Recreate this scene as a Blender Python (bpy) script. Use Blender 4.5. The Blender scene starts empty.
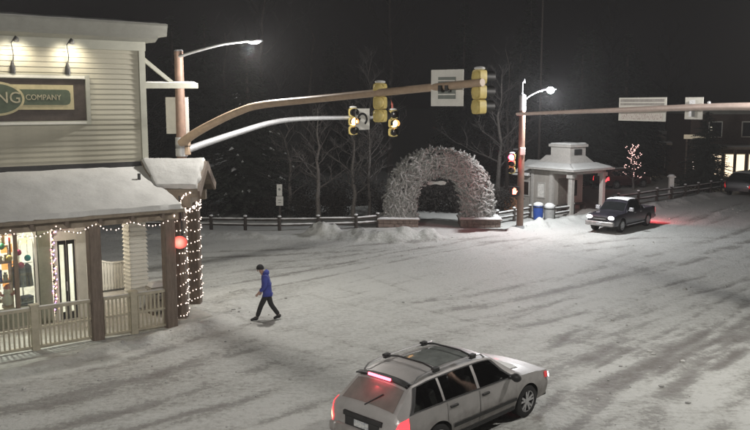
import bpy, bmesh, math, random
import numpy as np
from mathutils import Vector, Matrix, noise as mnoise

S = bpy.context.scene
COL = S.collection
R = math.radians
random.seed(7)

# ------------------------------------------------------------------ camera
cam_d = bpy.data.cameras.new('camera')
cam_d.sensor_width = 36.0
cam_d.lens = 39.6
cam_d.clip_start = 0.1
cam_d.clip_end = 3000
cam = bpy.data.objects.new('camera', cam_d)
cam.location = (0, 0, 6.8)
cam.rotation_euler = (R(90 - 7.595), 0, 0)
COL.objects.link(cam)
S.camera = cam

# ------------------------------------------------------------------ night sky
world = bpy.data.worlds.new('World')
S.world = world
world.use_nodes = True
wt = world.node_tree
bg = wt.nodes['Background']
sky = wt.nodes.new('ShaderNodeTexSky')
sky.sky_type = 'NISHITA'
sky.sun_disc = False
sky.sun_elevation = R(35)
sky.sun_rotation = R(194)
hs = wt.nodes.new('ShaderNodeHueSaturation')
hs.inputs['Saturation'].default_value = 0.12
wt.links.new(sky.outputs[0], hs.inputs['Color'])
tint = wt.nodes.new('ShaderNodeMix'); tint.data_type = 'RGBA'; tint.blend_type = 'MULTIPLY'
tint.inputs[0].default_value = 1.0
tint.inputs[7].default_value = (1.0, 0.82, 0.82, 1)
wt.links.new(hs.outputs[0], tint.inputs[6])
wt.links.new(tint.outputs[2], bg.inputs['Color'])
bg.inputs['Strength'].default_value = 0.0005

# weak soft sun added as fill from the camera side; no moon seen
sun_d = bpy.data.lights.new('fill_sun', 'SUN')
sun_d.energy = 0.03
sun_d.angle = R(60)
sun_d.color = (1.0, 0.97, 0.92)
sun = bpy.data.objects.new('fill_sun', sun_d)
sun.rotation_euler = (R(56), 0, R(14))
COL.objects.link(sun)

S.view_settings.view_transform = 'Standard'
S.view_settings.look = 'None'
S.view_settings.exposure = 0.12
S.view_settings.gamma = 1.0
S.view_settings.use_curve_mapping = False
S.render.engine = 'CYCLES'
S.cycles.use_denoising = True
try:
    S.cycles.denoiser = 'OPENIMAGEDENOISE'
except Exception:
    pass
S.cycles.max_bounces = 6
S.cycles.diffuse_bounces = 3
S.cycles.glossy_bounces = 3
S.cycles.transmission_bounces = 4
S.cycles.sample_clamp_indirect = 3.0
S.cycles.use_light_tree = True
S.cycles.caustics_reflective = False
S.cycles.caustics_refractive = False

# ------------------------------------------------------------------ materials
MATS = {}
def mat(name, col, rough=0.7, metal=0.0, var=0.18, scale=6.0, bump=0.0, bscale=40.0, emit=None, est=0.0, coat=0.0, trans=0.0, spec=0.5, stretch=None, col2=None, thr=None):
    if name in MATS:
        return MATS[name]
    m = bpy.data.materials.new(name)
    m.use_nodes = True
    nt = m.node_tree
    b = nt.nodes['Principled BSDF']
    tc = nt.nodes.new('ShaderNodeTexCoord')
    src = tc.outputs['Object']
    if stretch:
        mp = nt.nodes.new('ShaderNodeMapping'); mp.inputs['Scale'].default_value = stretch
        nt.links.new(src, mp.inputs[0]); src = mp.outputs[0]
    nz = nt.nodes.new('ShaderNodeTexNoise')
    nz.inputs['Scale'].default_value = scale
    nz.inputs['Detail'].default_value = 5
    nz.inputs['Roughness'].default_value = 0.65
    nt.links.new(src, nz.inputs['Vector'])
    mx = nt.nodes.new('ShaderNodeMix'); mx.data_type = 'RGBA'
    c2 = col2 if col2 else tuple(max(0, c * (1 - 2 * var)) for c in col)
    mr = nt.nodes.new('ShaderNodeMapRange')
    lo, hi = thr if thr else (0.3, 0.7)
    mr.inputs['From Min'].default_value = lo; mr.inputs['From Max'].default_value = hi
    nt.links.new(nz.outputs['Fac'], mr.inputs['Value'])
    nt.links.new(mr.outputs[0], mx.inputs[0])
    mx.inputs[6].default_value = (*c2, 1)
    mx.inputs[7].default_value = (*[min(1, c * (1 + (0 if col2 else var * 0.6))) for c in col], 1)
    nt.links.new(mx.outputs[2], b.inputs['Base Color'])
    b.inputs['Roughness'].default_value = rough
    b.inputs['Metallic'].default_value = metal
    b.inputs['Specular IOR Level'].default_value = spec
    b.inputs['Coat Weight'].default_value = coat
    b.inputs['Coat Roughness'].default_value = 0.08
    b.inputs['Transmission Weight'].default_value = trans
    if bump > 0:
        n2 = nt.nodes.new('ShaderNodeTexNoise')
        n2.inputs['Scale'].default_value = bscale; n2.inputs['Detail'].default_value = 4
        nt.links.new(src, n2.inputs['Vector'])
        bp = nt.nodes.new('ShaderNodeBump')
        bp.inputs['Strength'].default_value = bump; bp.inputs['Distance'].default_value = 0.03
        nt.links.new(n2.outputs['Fac'], bp.inputs['Height'])
        nt.links.new(bp.outputs[0], b.inputs['Normal'])
    if emit:
        b.inputs['Emission Color'].default_value = (*emit, 1)
        b.inputs['Emission Strength'].default_value = est
    MATS[name] = m
    return m

def glass_mat(name, tint=(0.9, 0.95, 0.93), alpha=0.16, rough=0.03):
    """thin pane: mostly see-through with a glossy skin"""
    m = bpy.data.materials.new(name); m.use_nodes = True
    nt = m.node_tree; nt.nodes.clear()
    out = nt.nodes.new('ShaderNodeOutputMaterial')
    tr = nt.nodes.new('ShaderNodeBsdfTransparent'); tr.inputs[0].default_value = (*tint, 1)
    gl = nt.nodes.new('ShaderNodeBsdfGlossy'); gl.inputs['Roughness'].default_value = rough
    nz = nt.nodes.new('ShaderNodeTexNoise'); nz.inputs['Scale'].default_value = 3
    mr = nt.nodes.new('ShaderNodeMapRange'); mr.inputs['To Min'].default_value = alpha * 0.6; mr.inputs['To Max'].default_value = alpha * 1.4
    nt.links.new(nz.outputs['Fac'], mr.inputs['Value'])
    mx = nt.nodes.new('ShaderNodeMixShader')
    nt.links.new(mr.outputs[0], mx.inputs[0]); nt.links.new(tr.outputs[0], mx.inputs[1]); nt.links.new(gl.outputs[0], mx.inputs[2])
    nt.links.new(mx.outputs[0], out.inputs[0])
    MATS[name] = m
    return m

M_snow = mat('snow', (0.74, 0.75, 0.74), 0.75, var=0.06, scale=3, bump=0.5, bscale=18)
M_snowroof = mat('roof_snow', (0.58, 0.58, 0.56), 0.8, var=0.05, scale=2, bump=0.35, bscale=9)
M_siding = mat('siding_paint', (0.41, 0.39, 0.31), 0.6, var=0.06, scale=3)
M_trim = mat('trim_paint', (0.38, 0.38, 0.32), 0.6, var=0.07, scale=3)
M_cornice = mat('cornice_paint', (0.25, 0.25, 0.22), 0.6, var=0.08, scale=3)
M_white = mat('white_paint', (0.72, 0.71, 0.64), 0.55, var=0.07, scale=4)
M_post = mat('stained_post', (0.185, 0.145, 0.115), 0.75, var=0.2, scale=5, bump=0.2, stretch=(4, 4, 0.6))
M_beam = mat('porch_beam', (0.27, 0.225, 0.17), 0.75, var=0.15, scale=5, bump=0.2)
M_rail = mat('olive_railing', (0.46, 0.42, 0.32), 0.65, var=0.12, scale=5)
M_brown = mat('weathered_brown_steel', (0.21, 0.135, 0.10), 0.55, var=0.15, scale=4, metal=0.0)
M_galv = mat('galvanised_steel', (0.55, 0.56, 0.58), 0.45, metal=0.5, var=0.1, scale=5)
M_tan = mat('tan_mast_paint', (0.42, 0.31, 0.22), 0.5, var=0.1, scale=4)
M_yellow = mat('signal_yellow', (0.60, 0.48, 0.17), 0.5, var=0.1, scale=8)
M_black = mat('black_plastic', (0.015, 0.015, 0.016), 0.5, var=0.2)
M_dark = mat('dark_metal', (0.03, 0.03, 0.03), 0.5, var=0.2)
M_whitesign = mat('sign_white', (0.68, 0.67, 0.62), 0.5, var=0.06, scale=5)
M_signgrey = mat('sign_grey', (0.19, 0.21, 0.19), 0.5, var=0.12, scale=5)
M_fence = mat('fence_wood', (0.05, 0.04, 0.034), 0.85, var=0.25, scale=8, bump=0.3)
M_bark = mat('bark', (0.21, 0.19, 0.175), 0.9, var=0.3, scale=12, bump=0.6, bscale=25)
M_barkdark = mat('dark_bark', (0.09, 0.075, 0.065), 0.9, var=0.3, scale=12, bump=0.6, bscale=25)
M_twigshade = mat('shaded_twigs', (0.05, 0.045, 0.043), 0.9, var=0.25, scale=10)  # twig colour darkened in place of dimmer light on far trees
M_twig = mat('twigs', (0.13, 0.118, 0.11), 0.9, var=0.25, scale=10)
M_needle = mat('needles', (0.06, 0.07, 0.055), 0.85, var=0.35, scale=3)
M_antler = mat('antler', (0.37, 0.365, 0.345), 0.75, var=0.35, scale=9, bump=0.3)
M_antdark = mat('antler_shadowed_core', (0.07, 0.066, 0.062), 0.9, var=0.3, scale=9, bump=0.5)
M_stone = mat('plinth_stone', (0.26, 0.20, 0.17), 0.85, var=0.25, scale=6, bump=0.5)
M_glass = glass_mat('clear_glass')
M_amber = mat('amber_lens_lit', (0.6, 0.3, 0.08), 0.3, emit=(1.0, 0.50, 0.16), est=14.0)
M_redlit = mat('red_lens_lit', (0.6, 0.02, 0.04), 0.3, emit=(1.0, 0.05, 0.11), est=60.0)
M_lensoff = mat('dark_lens', (0.03, 0.02, 0.015), 0.2)
M_bulb = mat('warm_bulb', (0.9, 0.8, 0.7), 0.3, emit=(1.0, 0.80, 0.68), est=2.6)
M_led = mat('white_led', (0.9, 0.9, 0.9), 0.3, emit=(0.93, 0.96, 1.0), est=90.0)
M_leddim = mat('shielded_led', (0.9, 0.9, 0.9), 0.3, emit=(0.93, 0.96, 1.0), est=1.5)

# ------------------------------------------------------------------ mesh helpers
class MB:
    def __init__(s):
        s.v = []; s.f = []
    def add(s, vs, fs):
        n = len(s.v); s.v += [tuple(p) for p in vs]; s.f += [tuple(i + n for i in f) for f in fs]; return s
    def box(s, x0, x1, y0, y1, z0, z1):
        return s.add([(x0,y0,z0),(x1,y0,z0),(x1,y1,z0),(x0,y1,z0),(x0,y0,z1),(x1,y0,z1),(x1,y1,z1),(x0,y1,z1)],
                     [(0,3,2,1),(4,5,6,7),(0,1,5,4),(1,2,6,5),(2,3,7,6),(3,0,4,7)])
    def beam(s, a, b, w, h, up=(0,0,1)):
        a = Vector(a); b = Vector(b); d = (b-a).normalized(); u = Vector(up)
        r = d.cross(u)
        if r.length < 1e-4: r = d.cross(Vector((1,0,0)))
        r.normalize(); u = r.cross(d).normalized()
        vs = []
        for p in (a, b):
            for (i, j) in ((-1,-1),(1,-1),(1,1),(-1,1)):
                vs.append(p + r*(i*w/2) + u*(j*h/2))
        return s.add(vs, [(0,1,2,3),(7,6,5,4),(0,4,5,1),(1,5,6,2),(2,6,7,3),(3,7,4,0)])
    def tube(s, pts, rad, n=8, caps=True):
        pts = [Vector(p) for p in pts]
        if not hasattr(rad, '__len__'): rad = [rad]*len(pts)
        rings = []; prev = None
        for i, p in enumerate(pts):
            d = (pts[min(i+1, len(pts)-1)] - pts[max(i-1, 0)])
            d = d.normalized() if d.length > 1e-9 else Vector((0,0,1))
            if prev is None:
                a = Vector((0,0,1)) if abs(d.z) < 0.9 else Vector((1,0,0))
                r = d.cross(a).normalized()
            else:
                r = (prev - d*prev.dot(d))
                r = r.normalized() if r.length > 1e-6 else d.cross(Vector((0.3,0.5,0.8))).normalized()
            prev = r; u = d.cross(r)
            rings.append([p + (r*math.cos(2*math.pi*k/n) + u*math.sin(2*math.pi*k/n))*rad[i] for k in range(n)])
        vs = [q for rg in rings for q in rg]; fs = []
        for i in range(len(rings)-1):
            for k in range(n):
                a = i*n+k; b = i*n+(k+1) % n
                fs.append((a, b, b+n, a+n))
        if caps:
            fs.append(tuple(range(n-1, -1, -1))); m = (len(rings)-1)*n
            fs.append(tuple(range(m, m+n)))
        return s.add(vs, fs)
    def cyl(s, a, b, r, n=12, r2=None):
        return s.tube([a, b], [r, r if r2 is None else r2], n)
    def sphere(s, c, r, nu=10, nv=6, sc=(1,1,1)):
        vs = [(c[0], c[1], c[2]+r*sc[2])]
        for j in range(1, nv):
            ph = math.pi*j/nv
            for i in range(nu):
                th = 2*math.pi*i/nu
                vs.append((c[0]+r*sc[0]*math.sin(ph)*math.cos(th), c[1]+r*sc[1]*math.sin(ph)*math.sin(th), c[2]+r*sc[2]*math.cos(ph)))
        vs.append((c[0], c[1], c[2]-r*sc[2])); fs = []
        for i in range(nu): fs.append((0, 1+i, 1+(i+1) % nu))
        for j in range(nv-2):
            for i in range(nu):
                a = 1+j*nu+i; b = 1+j*nu+(i+1) % nu
                fs.append((a, a+nu, b+nu, b))
        L = len(vs)-1; o = 1+(nv-2)*nu
        for i in range(nu): fs.append((L, o+(i+1) % nu, o+i))
        return s.add(vs, fs)
    def prism(s, poly, axis, a, b):
        """extrude a 2-D polygon along axis ('x': poly is (y,z), 'y': (x,z), 'z': (x,y))"""
        def mk(p, q):
            return {'x': (q, p[0], p[1]), 'y': (p[0], q, p[1]), 'z': (p[0], p[1], q)}[axis]
        n = len(poly)
        vs = [mk(p, a) for p in poly] + [mk(p, b) for p in poly]
        fs = [tuple(range(n-1, -1, -1)), tuple(range(n, 2*n))]
        for i in range(n):
            j = (i+1) % n; fs.append((i, j, j+n, i+n))
        return s.add(vs, fs)
    def grid(s, pts):
        """pts[i][j] -> quads"""
        ni, nj = len(pts), len(pts[0])
        vs = [p for row in pts for p in row]
        fs = [(i*nj+j, i*nj+j+1, (i+1)*nj+j+1, (i+1)*nj+j) for i in range(ni-1) for j in range(nj-1)]
        return s.add(vs, fs)
    def xform(s, mtx):
        s.v = [tuple(mtx @ Vector(p)) for p in s.v]; return s
    def mesh(s, name, smooth=True, angle=38):
        me = bpy.data.meshes.new(name)
        me.from_pydata(s.v, [], s.f)
        me.validate()
        bm = bmesh.new(); bm.from_mesh(me)
        bmesh.ops.recalc_face_normals(bm, faces=bm.faces)
        bm.to_mesh(me); bm.free()
        if smooth:
            me.polygons.foreach_set('use_smooth', [True]*len(me.polygons))
            me.set_sharp_from_angle(angle=R(angle))
        return me

def mobj(name, me, material, parent=None):
    if material is not None and not me.materials:
        me.materials.append(material)
    o = bpy.data.objects.new(name, me)
    COL.objects.link(o)
    if parent is not None: o.parent = parent
    return o
def obj(name, mb, material, parent=None, smooth=True, angle=38, loc=None, bevel=0):
    o = mobj(name, mb.mesh(name, smooth, angle), material, parent)
    if loc: o.location = loc
    if bevel:
        md = o.modifiers.new('bevel', 'BEVEL'); md.width = bevel; md.segments = 2; md.limit_method = 'ANGLE'; md.angle_limit = R(40)
    return o
def tag(o, label, cat, group=None):
    o['label'] = label; o['category'] = cat
    if group: o['group'] = group
    return o
def thing(name, label, cat, loc=(0,0,0), rz=0, group=None):
    o = bpy.data.objects.new(name, None); COL.objects.link(o)
    o.location = loc; o.rotation_euler = (0, 0, rz); o.empty_display_size = 0.2
    return tag(o, label, cat, group)
def struct(o):
    o['kind'] = 'structure'; return o
def stuff(o):
    o['kind'] = 'stuff'; return o
def copy_tree(o, parent=None):
    c = o.copy(); COL.objects.link(c); c.parent = parent
    for ch in list(o.children): copy_tree(ch, c)
    return c
def fbm(x, y, z=0.0, oct=4):
    return mnoise.fractal(Vector((x, y, z)), 1.0, 2.0, oct)
def snow_patch(c00, c10, c11, c01, nu, nv, th, seed=0, jag=0.06, lump=0.25, fall=0.12):
    """lumpy slab of snow lying on the quad c00-c10-c11-c01 (u along 00->10)"""
    c00, c10, c11, c01 = map(Vector, (c00, c10, c11, c01))
    mb = MB(); top = []; bot = []
    lu = (c10-c00).length; lv = (c01-c00).length
    nrm = (c10-c00).cross(c01-c00).normalized()
    if nrm.z < 0: nrm = -nrm
    for i in range(nu+1):
        rt = []; rb = []
        for j in range(nv+1):
            u = i/nu; v = j/nv
            p = (c00*(1-u)+c10*u)*(1-v) + (c01*(1-u)+c11*u)*v
            e = min(u*lu, (1-u)*lu, v*lv, (1-v)*lv)
            k = min(1.0, e/fall)
            k = math.sqrt(max(0.0, 1-(1-k)**2))
            nz = fbm(p.x*1.3+seed, p.y*1.3, p.z)
            if e < 1e-6:
                cdir = ((c00+c11)*0.5 - p).normalized()
                p = p + cdir*(jag*(0.5+fbm(p.x*4+seed, p.y*4, 3.1)))
            rt.append(p + nrm*(th*(0.15+0.85*k)*(1+lump*nz)))
            rb.append(p + nrm*0.004)
        top.append(rt); bot.append(rb)
    mb.grid(top)
    per = [(i, 0) for i in range(nu)] + [(nu, j) for j in range(nv)] + [(i, nv) for i in range(nu, 0, -1)] + [(0, j) for j in range(nv, 0, -1)]
    n0 = len(mb.v)
    mb.v += [tuple(bot[i][j]) for i, j in per]
    idx = [i*(nv+1)+j for i, j in per]
    L = len(per)
    for k in range(L):
        mb.f.append((idx[k], idx[(k+1) % L], n0+(k+1) % L, n0+k))
    return mb
def text_mesh(txt, size, depth, font_shear=0.0):
    cu = bpy.data.curves.new('letters', 'FONT'); cu.body = txt; cu.size = size; cu.extrude = depth; cu.resolution_u = 3
    cu.shear = font_shear; cu.align_x = 'CENTER'; cu.align_y = 'CENTER'
    o = bpy.data.objects.new('letters', cu)
    COL.objects.link(o)
    dg = bpy.context.evaluated_depsgraph_get()
    me = bpy.data.meshes.new_from_object(o.evaluated_get(dg))
    bpy.data.objects.remove(o); bpy.data.curves.remove(cu)
    me.materials.clear()
    return me

# ------------------------------------------------------------------ ground: one sheet of packed snow with ruts and banks
rng = np.random.default_rng(3)
def vnoise(x, y, seed=0):
    g = np.random.default_rng(seed).random((256, 256))
    xi = np.floor(x).astype(int); yi = np.floor(y).astype(int)
    fx = x-xi; fy = y-yi; fx = fx*fx*(3-2*fx); fy = fy*fy*(3-2*fy)
    a = g[xi % 256, yi % 256]; b = g[(xi+1) % 256, yi % 256]; c_ = g[xi % 256, (yi+1) % 256]; d = g[(xi+1) % 256, (yi+1) % 256]
    return (a*(1-fx)+b*fx)*(1-fy) + (c_*(1-fx)+d*fx)*fy - 0.5
def fnoise(x, y, seed=0, oct=4):
    t = 0; a = 1.0
    for k in range(oct):
        t = t + a*vnoise(x*2**k+17*k, y*2**k+31*k, seed+k); a *= 0.55
    return t
def pl_dist(X, Y, pts):
    best = np.full(X.shape, 1e9); sgn = np.zeros(X.shape); ts = np.zeros(X.shape); acc = 0
    for (ax, ay), (bx, by) in zip(pts[:-1], pts[1:]):
        dx, dy = bx-ax, by-ay; L = math.hypot(dx, dy)
        t = np.clip(((X-ax)*dx+(Y-ay)*dy)/(L*L), 0, 1)
        px = X-(ax+t*dx); py = Y-(ay+t*dy); d = np.hypot(px, py)
        s_ = np.sign(dx*py-dy*px); m = d < best
        best = np.where(m, d, best); sgn = np.where(m, s_, sgn); ts = np.where(m, acc+t*L, ts); acc += L
    return best*sgn, ts
TRACKS = [[(-5.9,29.6),(-2.4,32.9),(2.3,38.2),(6.4,42.0),(10.0,44.1)],
 [(-14,14),(-8.8,18.6),(-6.3,20.5),(-4.3,23.6),(-2.4,25.9)],[(-14,12),(-8.0,16.9),(-5.9,18.4),(-4.2,20.5),(-2.1,22.9),(-1.3,23.9)],
 [(-8,13.5),(-4.1,16.7),(-2.6,17.9),(-1.1,19.5)],[(-11,32),(-7.1,33.7),(-2.0,35.5),(2.1,38.5)],[(-12,36),(-7.8,37.2),(-2.1,38.5),(3.2,40.5),(8.6,42.7)],
 [(1,13),(3.9,16.7),(5.4,19.1),(7.1,21.3),(9.9,24.5),(13.2,28.4),(18,34)],[(2,13),(5.0,16.7),(7.0,19.5),(8.9,21.9),(11.9,25.4),(16,31)],
 [(4,13),(6.4,16.7),(7.6,18.4),(10.5,22.4),(15,28)],[(5.0,21.5),(6.9,24.5),(8.8,26.7)],[(5.4,19.9),(7.5,21.9),(9.0,22.9),(12.1,25.9)],
 [(3.7,17.8),(5.5,20.5),(7.2,21.8),(8.5,22.4)],[(9.3,28.4),(12.4,30.8),(15.6,33.7)],[(8.8,38.5),(14.0,41.4),(19.1,41.4),(26,41)],
 [(18.0,46.7),(25.7,56.2),(32,64)],[(15.9,45.5),(28.6,62.5),(34,70)],[(2.3,24.5),(4.7,25.9),(7.9,28.4),(17.7,38.5),(26,47)],[(0.8,26.9),(3.7,28.4),(9.1,32.7),(19.8,43.0),(27,52)]]
_tr = random.Random(12)
for _k in range(9):
    _c = _tr.uniform(-16, 14); _a = R(_tr.uniform(34, 52)); _m = _tr.uniform(14, 40)
    _x, _y = _c*0.7+6, 26-_c*0.75
    TRACKS.append([(_x-_m*0.5*math.cos(_a), _y-_m*0.5*math.sin(_a)), (_x, _y), (_x+_m*0.5*math.cos(_a+0.12), _y+_m*0.5*math.sin(_a+0.12))])
for _k in range(5):
    _c = _tr.uniform(-8, 14); _a = R(_tr.uniform(-62, -38))
    _x, _y = 3+_c*0.7, 26+_c*0.6
    TRACKS.append([(_x-9*math.cos(_a), _y-9*math.sin(_a)), (_x, _y), (_x+9*math.cos(_a+0.15), _y+9*math.sin(_a+0.15))])
# (polyline, half width, height): ploughed ridges of snow
BANKS = [([(-2.6,42.2),(0.2,41.3),(2.6,41.6)], 1.1, 0.52), ([(-26,42.6),(-9,42.4),(-2.6,42.2)], 1.0, 0.20), ([(2.6,41.9),(5.5,43.2),(8,44.0)], 0.8, 0.10),
 ([(7.6,44.6),(9.2,45.6)], 0.7, 0.30), ([(9.2,46.2),(13.0,49.4),(18,54),(26,62.5)], 1.0, 0.28),
 ([(-16,13.4),(-9.6,20.1),(-5.6,24.4)], 0.55, 0.13), ([(-5.6,24.4),(-4.6,26.4),(-4.9,29.5)], 0.8, 0.10), ([(21.5,51.5),(27,58)], 0.5, 0.12)]
def axis_pts(breaks):
    out = []
    for a, b, st in breaks:
        out.append(np.arange(a, b, st))
    return np.concatenate(out + [[breaks[-1][1]]])
gx = axis_pts([(-900,-200,100),(-200,-60,20),(-60,-24,2.0),(-24,-12,0.3),(-12,16,0.11),(16,30,0.22),(30,60,1.5),(60,200,20),(200,900,100)])
gy = axis_pts([(-300,-20,40),(-20,10,3.0),(10,30,0.12),(30,50,0.17),(50,72,0.35),(72,110,2.0),(110,260,20),(260,1500,140)])
GX, GY = np.meshgrid(gx, gy)
def ground_height(X, Y):
    h = 0.03*fnoise(X*0.35, Y*0.35, 5, 3) + 0.012*fnoise(X*1.6, Y*1.6, 9, 4)
    near = (np.abs(X) < 60) & (Y > -20) & (Y < 110)
    h = np.where(near, h, 0)
    for pts, w, hh in BANKS:
        d, t = pl_dist(X, Y, pts)
        d = d + 0.5*w*fnoise(X*0.9, Y*0.9, 21, 3)
        k = np.clip(1-np.abs(d)/w, 0, 1); k = k*k*(3-2*k)
        h = h + hh*k*(1+0.7*fnoise(X*1.3, Y*1.3, 33, 4))
    return h
h = ground_height(GX, GY)
ca, sa = math.cos(R(42)), math.sin(R(42))
U = GX*ca+GY*sa; V = -GX*sa+GY*ca
dirt = 0.20+np.clip(fnoise(U*0.25, V*2.4, 41, 4), -1, 1)*0.12+np.clip(fnoise(GX*0.12, GY*0.12, 42, 3), -1, 1)*0.12
dirt += np.clip(fnoise(U*0.12+9, V*0.8, 51, 4)-0.12, 0, 1)*0.35
fine = fnoise(GX*1.1, GY*1.1, 61, 4)
wob = 0.16*fnoise(GX*0.2, GY*0.2, 71, 2)+0.10*fnoise(GX*2.2, GY*2.2, 72, 2)
for k, pts in enumerate(TRACKS):
    d, t = pl_dist(GX, GY, pts)
    L_ = sum(math.hypot(b[0]-a[0], b[1]-a[1]) for a, b in zip(pts[:-1], pts[1:]))
    endf = np.clip(np.minimum(t, L_-t)/1.5, 0, 1)   # a track fades in and out along its length
    d = d + wob
    for off in (-0.72, 0.72):
        w = (0.13+0.05*(k % 3)) if k < 18 else 0.09
        g = np.exp(-((d-off)/w)**2)
        br = np.clip(0.55+1.5*fnoise(GX*0.5, GY*0.5, 80+k, 3)+0.9*fnoise(GX*3, GY*3, 90+k, 2), 0, 1)*endf
        dirt = dirt + (0.42 if k < 18 else 0.17)*g*br
        h = h + (1.0 if k < 18 else 0.45)*(-0.016*g*br + 0.014*np.exp(-((np.abs(d-off)-0.33)/0.12)**2)*br)
dirt = dirt + 0.14*fine
# lower right: churned, brown slush; the lee of the park kerb stays clean
dirt += 0.36*np.exp(-(((GX-11)/8)**2+((GY-21)/7)**2))*np.clip(0.30+2.8*fnoise(U*0.45, V*2.3, 95, 5), 0, 1)
park = 1/(1+np.exp(-(GY-42.2-np.clip(GX-8, 0, 60)*0.86)/0.5))
dirt *= (1-0.75*park)
cross = np.clip(1-np.abs(V-24.2)/1.6, 0, 1)
dirt = np.clip(dirt, 0, 1)
ny, nx = GX.shape
me = bpy.data.meshes.new('ground')
me.vertices.add(nx*ny)
me.vertices.foreach_set('co', np.stack([GX, GY, h], -1).astype(np.float32).ravel())
ii = (np.arange(ny-1)[:, None]*nx+np.arange(nx-1)[None, :]).ravel()
quads = np.stack([ii, ii+1, ii+nx+1, ii+nx], -1)
nq = len(quads)
me.loops.add(nq*4); me.polygons.add(nq)
me.loops.foreach_set('vertex_index', quads.astype(np.int32).ravel())
me.polygons.foreach_set('loop_start', np.arange(0, nq*4, 4, dtype=np.int32))
me.polygons.foreach_set('loop_total', np.full(nq, 4, dtype=np.int32))
me.polygons.foreach_set('use_smooth', np.ones(nq, dtype=bool))
me.update(calc_edges=True)
at_ = me.attributes.new('dirt', 'FLOAT', 'POINT')
at_.data.foreach_set('value', dirt.astype(np.float32).ravel())

def ground_material():
    m = bpy.data.materials.new('packed_snow_road'); m.use_nodes = True
    nt = m.node_tree; b = nt.nodes['Principled BSDF']; N = nt.nodes.new; Lk = nt.links.new
    a = N('ShaderNodeAttribute'); a.attribute_name = 'dirt'
    tc = N('ShaderNodeTexCoord')
    mp = N('ShaderNodeMapping'); mp.inputs['Rotation'].default_value = (0, 0, R(-42)); mp.inputs['Scale'].default_value = (1.1, 3.2, 1)
    Lk(tc.outputs['Object'], mp.inputs[0])
    n1 = N('ShaderNodeTexNoise'); n1.inputs['Scale'].default_value = 2.2; n1.inputs['Detail'].default_value = 7; n1.inputs['Roughness'].default_value = 0.75
    Lk(mp.outputs[0], n1.inputs['Vector'])
    n2 = N('ShaderNodeTexNoise'); n2.inputs['Scale'].default_value = 7.0; n2.inputs['Detail'].default_value = 7; n2.inputs['Roughness'].default_value = 0.75
    Lk(tc.outputs['Object'], n2.inputs['Vector'])
    def math_(op, x, y):
        q = N('ShaderNodeMath'); q.operation = op
        for i, z in enumerate((x, y)):
            if isinstance(z, (int, float)): q.inputs[i].default_value = z
            else: Lk(z, q.inputs[i])
        return q.outputs[0]
    s1 = math_('MULTIPLY', math_('SUBTRACT', n1.outputs['Fac'], 0.5), 0.75)
    s2 = math_('MULTIPLY', math_('SUBTRACT', n2.outputs['Fac'], 0.5), 1.25)
    tot = math_('ADD', a.outputs['Fac'], math_('ADD', s1, s2))
    cr = N('ShaderNodeValToRGB'); e = cr.color_ramp.elements
    e[0].position = 0.20; e[0].color = (0.58, 0.59, 0.565, 1)
    e[1].position = 1.15 if False else 1.0; e[1].color = (0.20, 0.19, 0.175, 1)
    x = cr.color_ramp.elements.new(0.30); x.color = (0.50, 0.51, 0.485, 1)
    x = cr.color_ramp.elements.new(0.44); x.color = (0.45, 0.455, 0.43, 1)
    x = cr.color_ramp.elements.new(0.50); x.color = (0.34, 0.34, 0.32, 1)
    x = cr.color_ramp.elements.new(0.72); x.color = (0.28, 0.275, 0.26, 1)
    Lk(tot, cr.inputs[0]); Lk(cr.outputs[0], b.inputs['Base Color'])
    b.inputs['Roughness'].default_value = 0.58
    b.inputs['Specular IOR Level'].default_value = 0.35
    n3 = N('ShaderNodeTexNoise'); n3.inputs['Scale'].default_value = 9; n3.inputs['Detail'].default_value = 6
    Lk(tc.outputs['Object'], n3.inputs['Vector'])
    hh = math_('ADD', n3.outputs['Fac'], math_('MULTIPLY', n1.outputs['Fac'], 1.5))
    bp = N('ShaderNodeBump'); bp.inputs['Strength'].default_value = 0.75; bp.inputs['Distance'].default_value = 0.06
    Lk(hh, bp.inputs['Height']); Lk(bp.outputs[0], b.inputs['Normal'])
    return m
ground = mobj('ground', me, ground_material())
struct(ground); ground['label'] = 'packed snow covering the intersection, rutted by tyres'

# lumps of snow kicked off tyres and ploughs
_rc = random.Random(77); _cb = MB(); _pos = []
for _i in range(700):
    if _rc.random() < 0.6:
        _t = TRACKS[_rc.randrange(18)]; _j = _rc.randrange(len(_t)-1); _u = _rc.random()
        _x = _t[_j][0]*(1-_u)+_t[_j+1][0]*_u+_rc.gauss(0, 0.7); _y = _t[_j][1]*(1-_u)+_t[_j+1][1]*_u+_rc.gauss(0, 0.7)
    else:
        _b = BANKS[_rc.randrange(len(BANKS))][0]; _j = _rc.randrange(len(_b)-1); _u = _rc.random()
        _x = _b[_j][0]*(1-_u)+_b[_j+1][0]*_u+_rc.gauss(0, 0.8); _y = _b[_j][1]*(1-_u)+_b[_j+1][1]*_u+_rc.gauss(0, 0.8)
    _pos.append((_x, _y, min(0.09, 0.010+_rc.expovariate(70))))
_hz = ground_height(np.array([p[0] for p in _pos]), np.array([p[1] for p in _pos]))
for (_x, _y, _r), _z in zip(_pos, _hz):
    if 9 < _y < 62: _cb.sphere((_x, _y, float(_z)+_r*0.2), _r, 5, 3, (_rc.uniform(0.7,1.4), _rc.uniform(0.7,1.4), _rc.uniform(0.6,1)))
crumbs = stuff(obj('snow_lumps', _cb, mat('dirty_snow_lump', (0.50,0.50,0.48), 0.8, var=0.25, scale=1.5))); crumbs['label'] = 'small lumps of snow scattered over the road'
# ================================================================== the corner shop on the left
SHOP_O = (-6.30, 24.81, 0); SHOP_R = R(37)
shop = thing('shop_building', 'two storey cream clapboard corner shop with snowy porch roof', 'shop', SHOP_O, SHOP_R)
SC = 0.45    # s of the upper corner
mb = MB().box(-12, SC-0.03, 2.53, 9, 3.62, 9.0)
obj('wall', mb, M_siding, shop, smooth=False)
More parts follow.
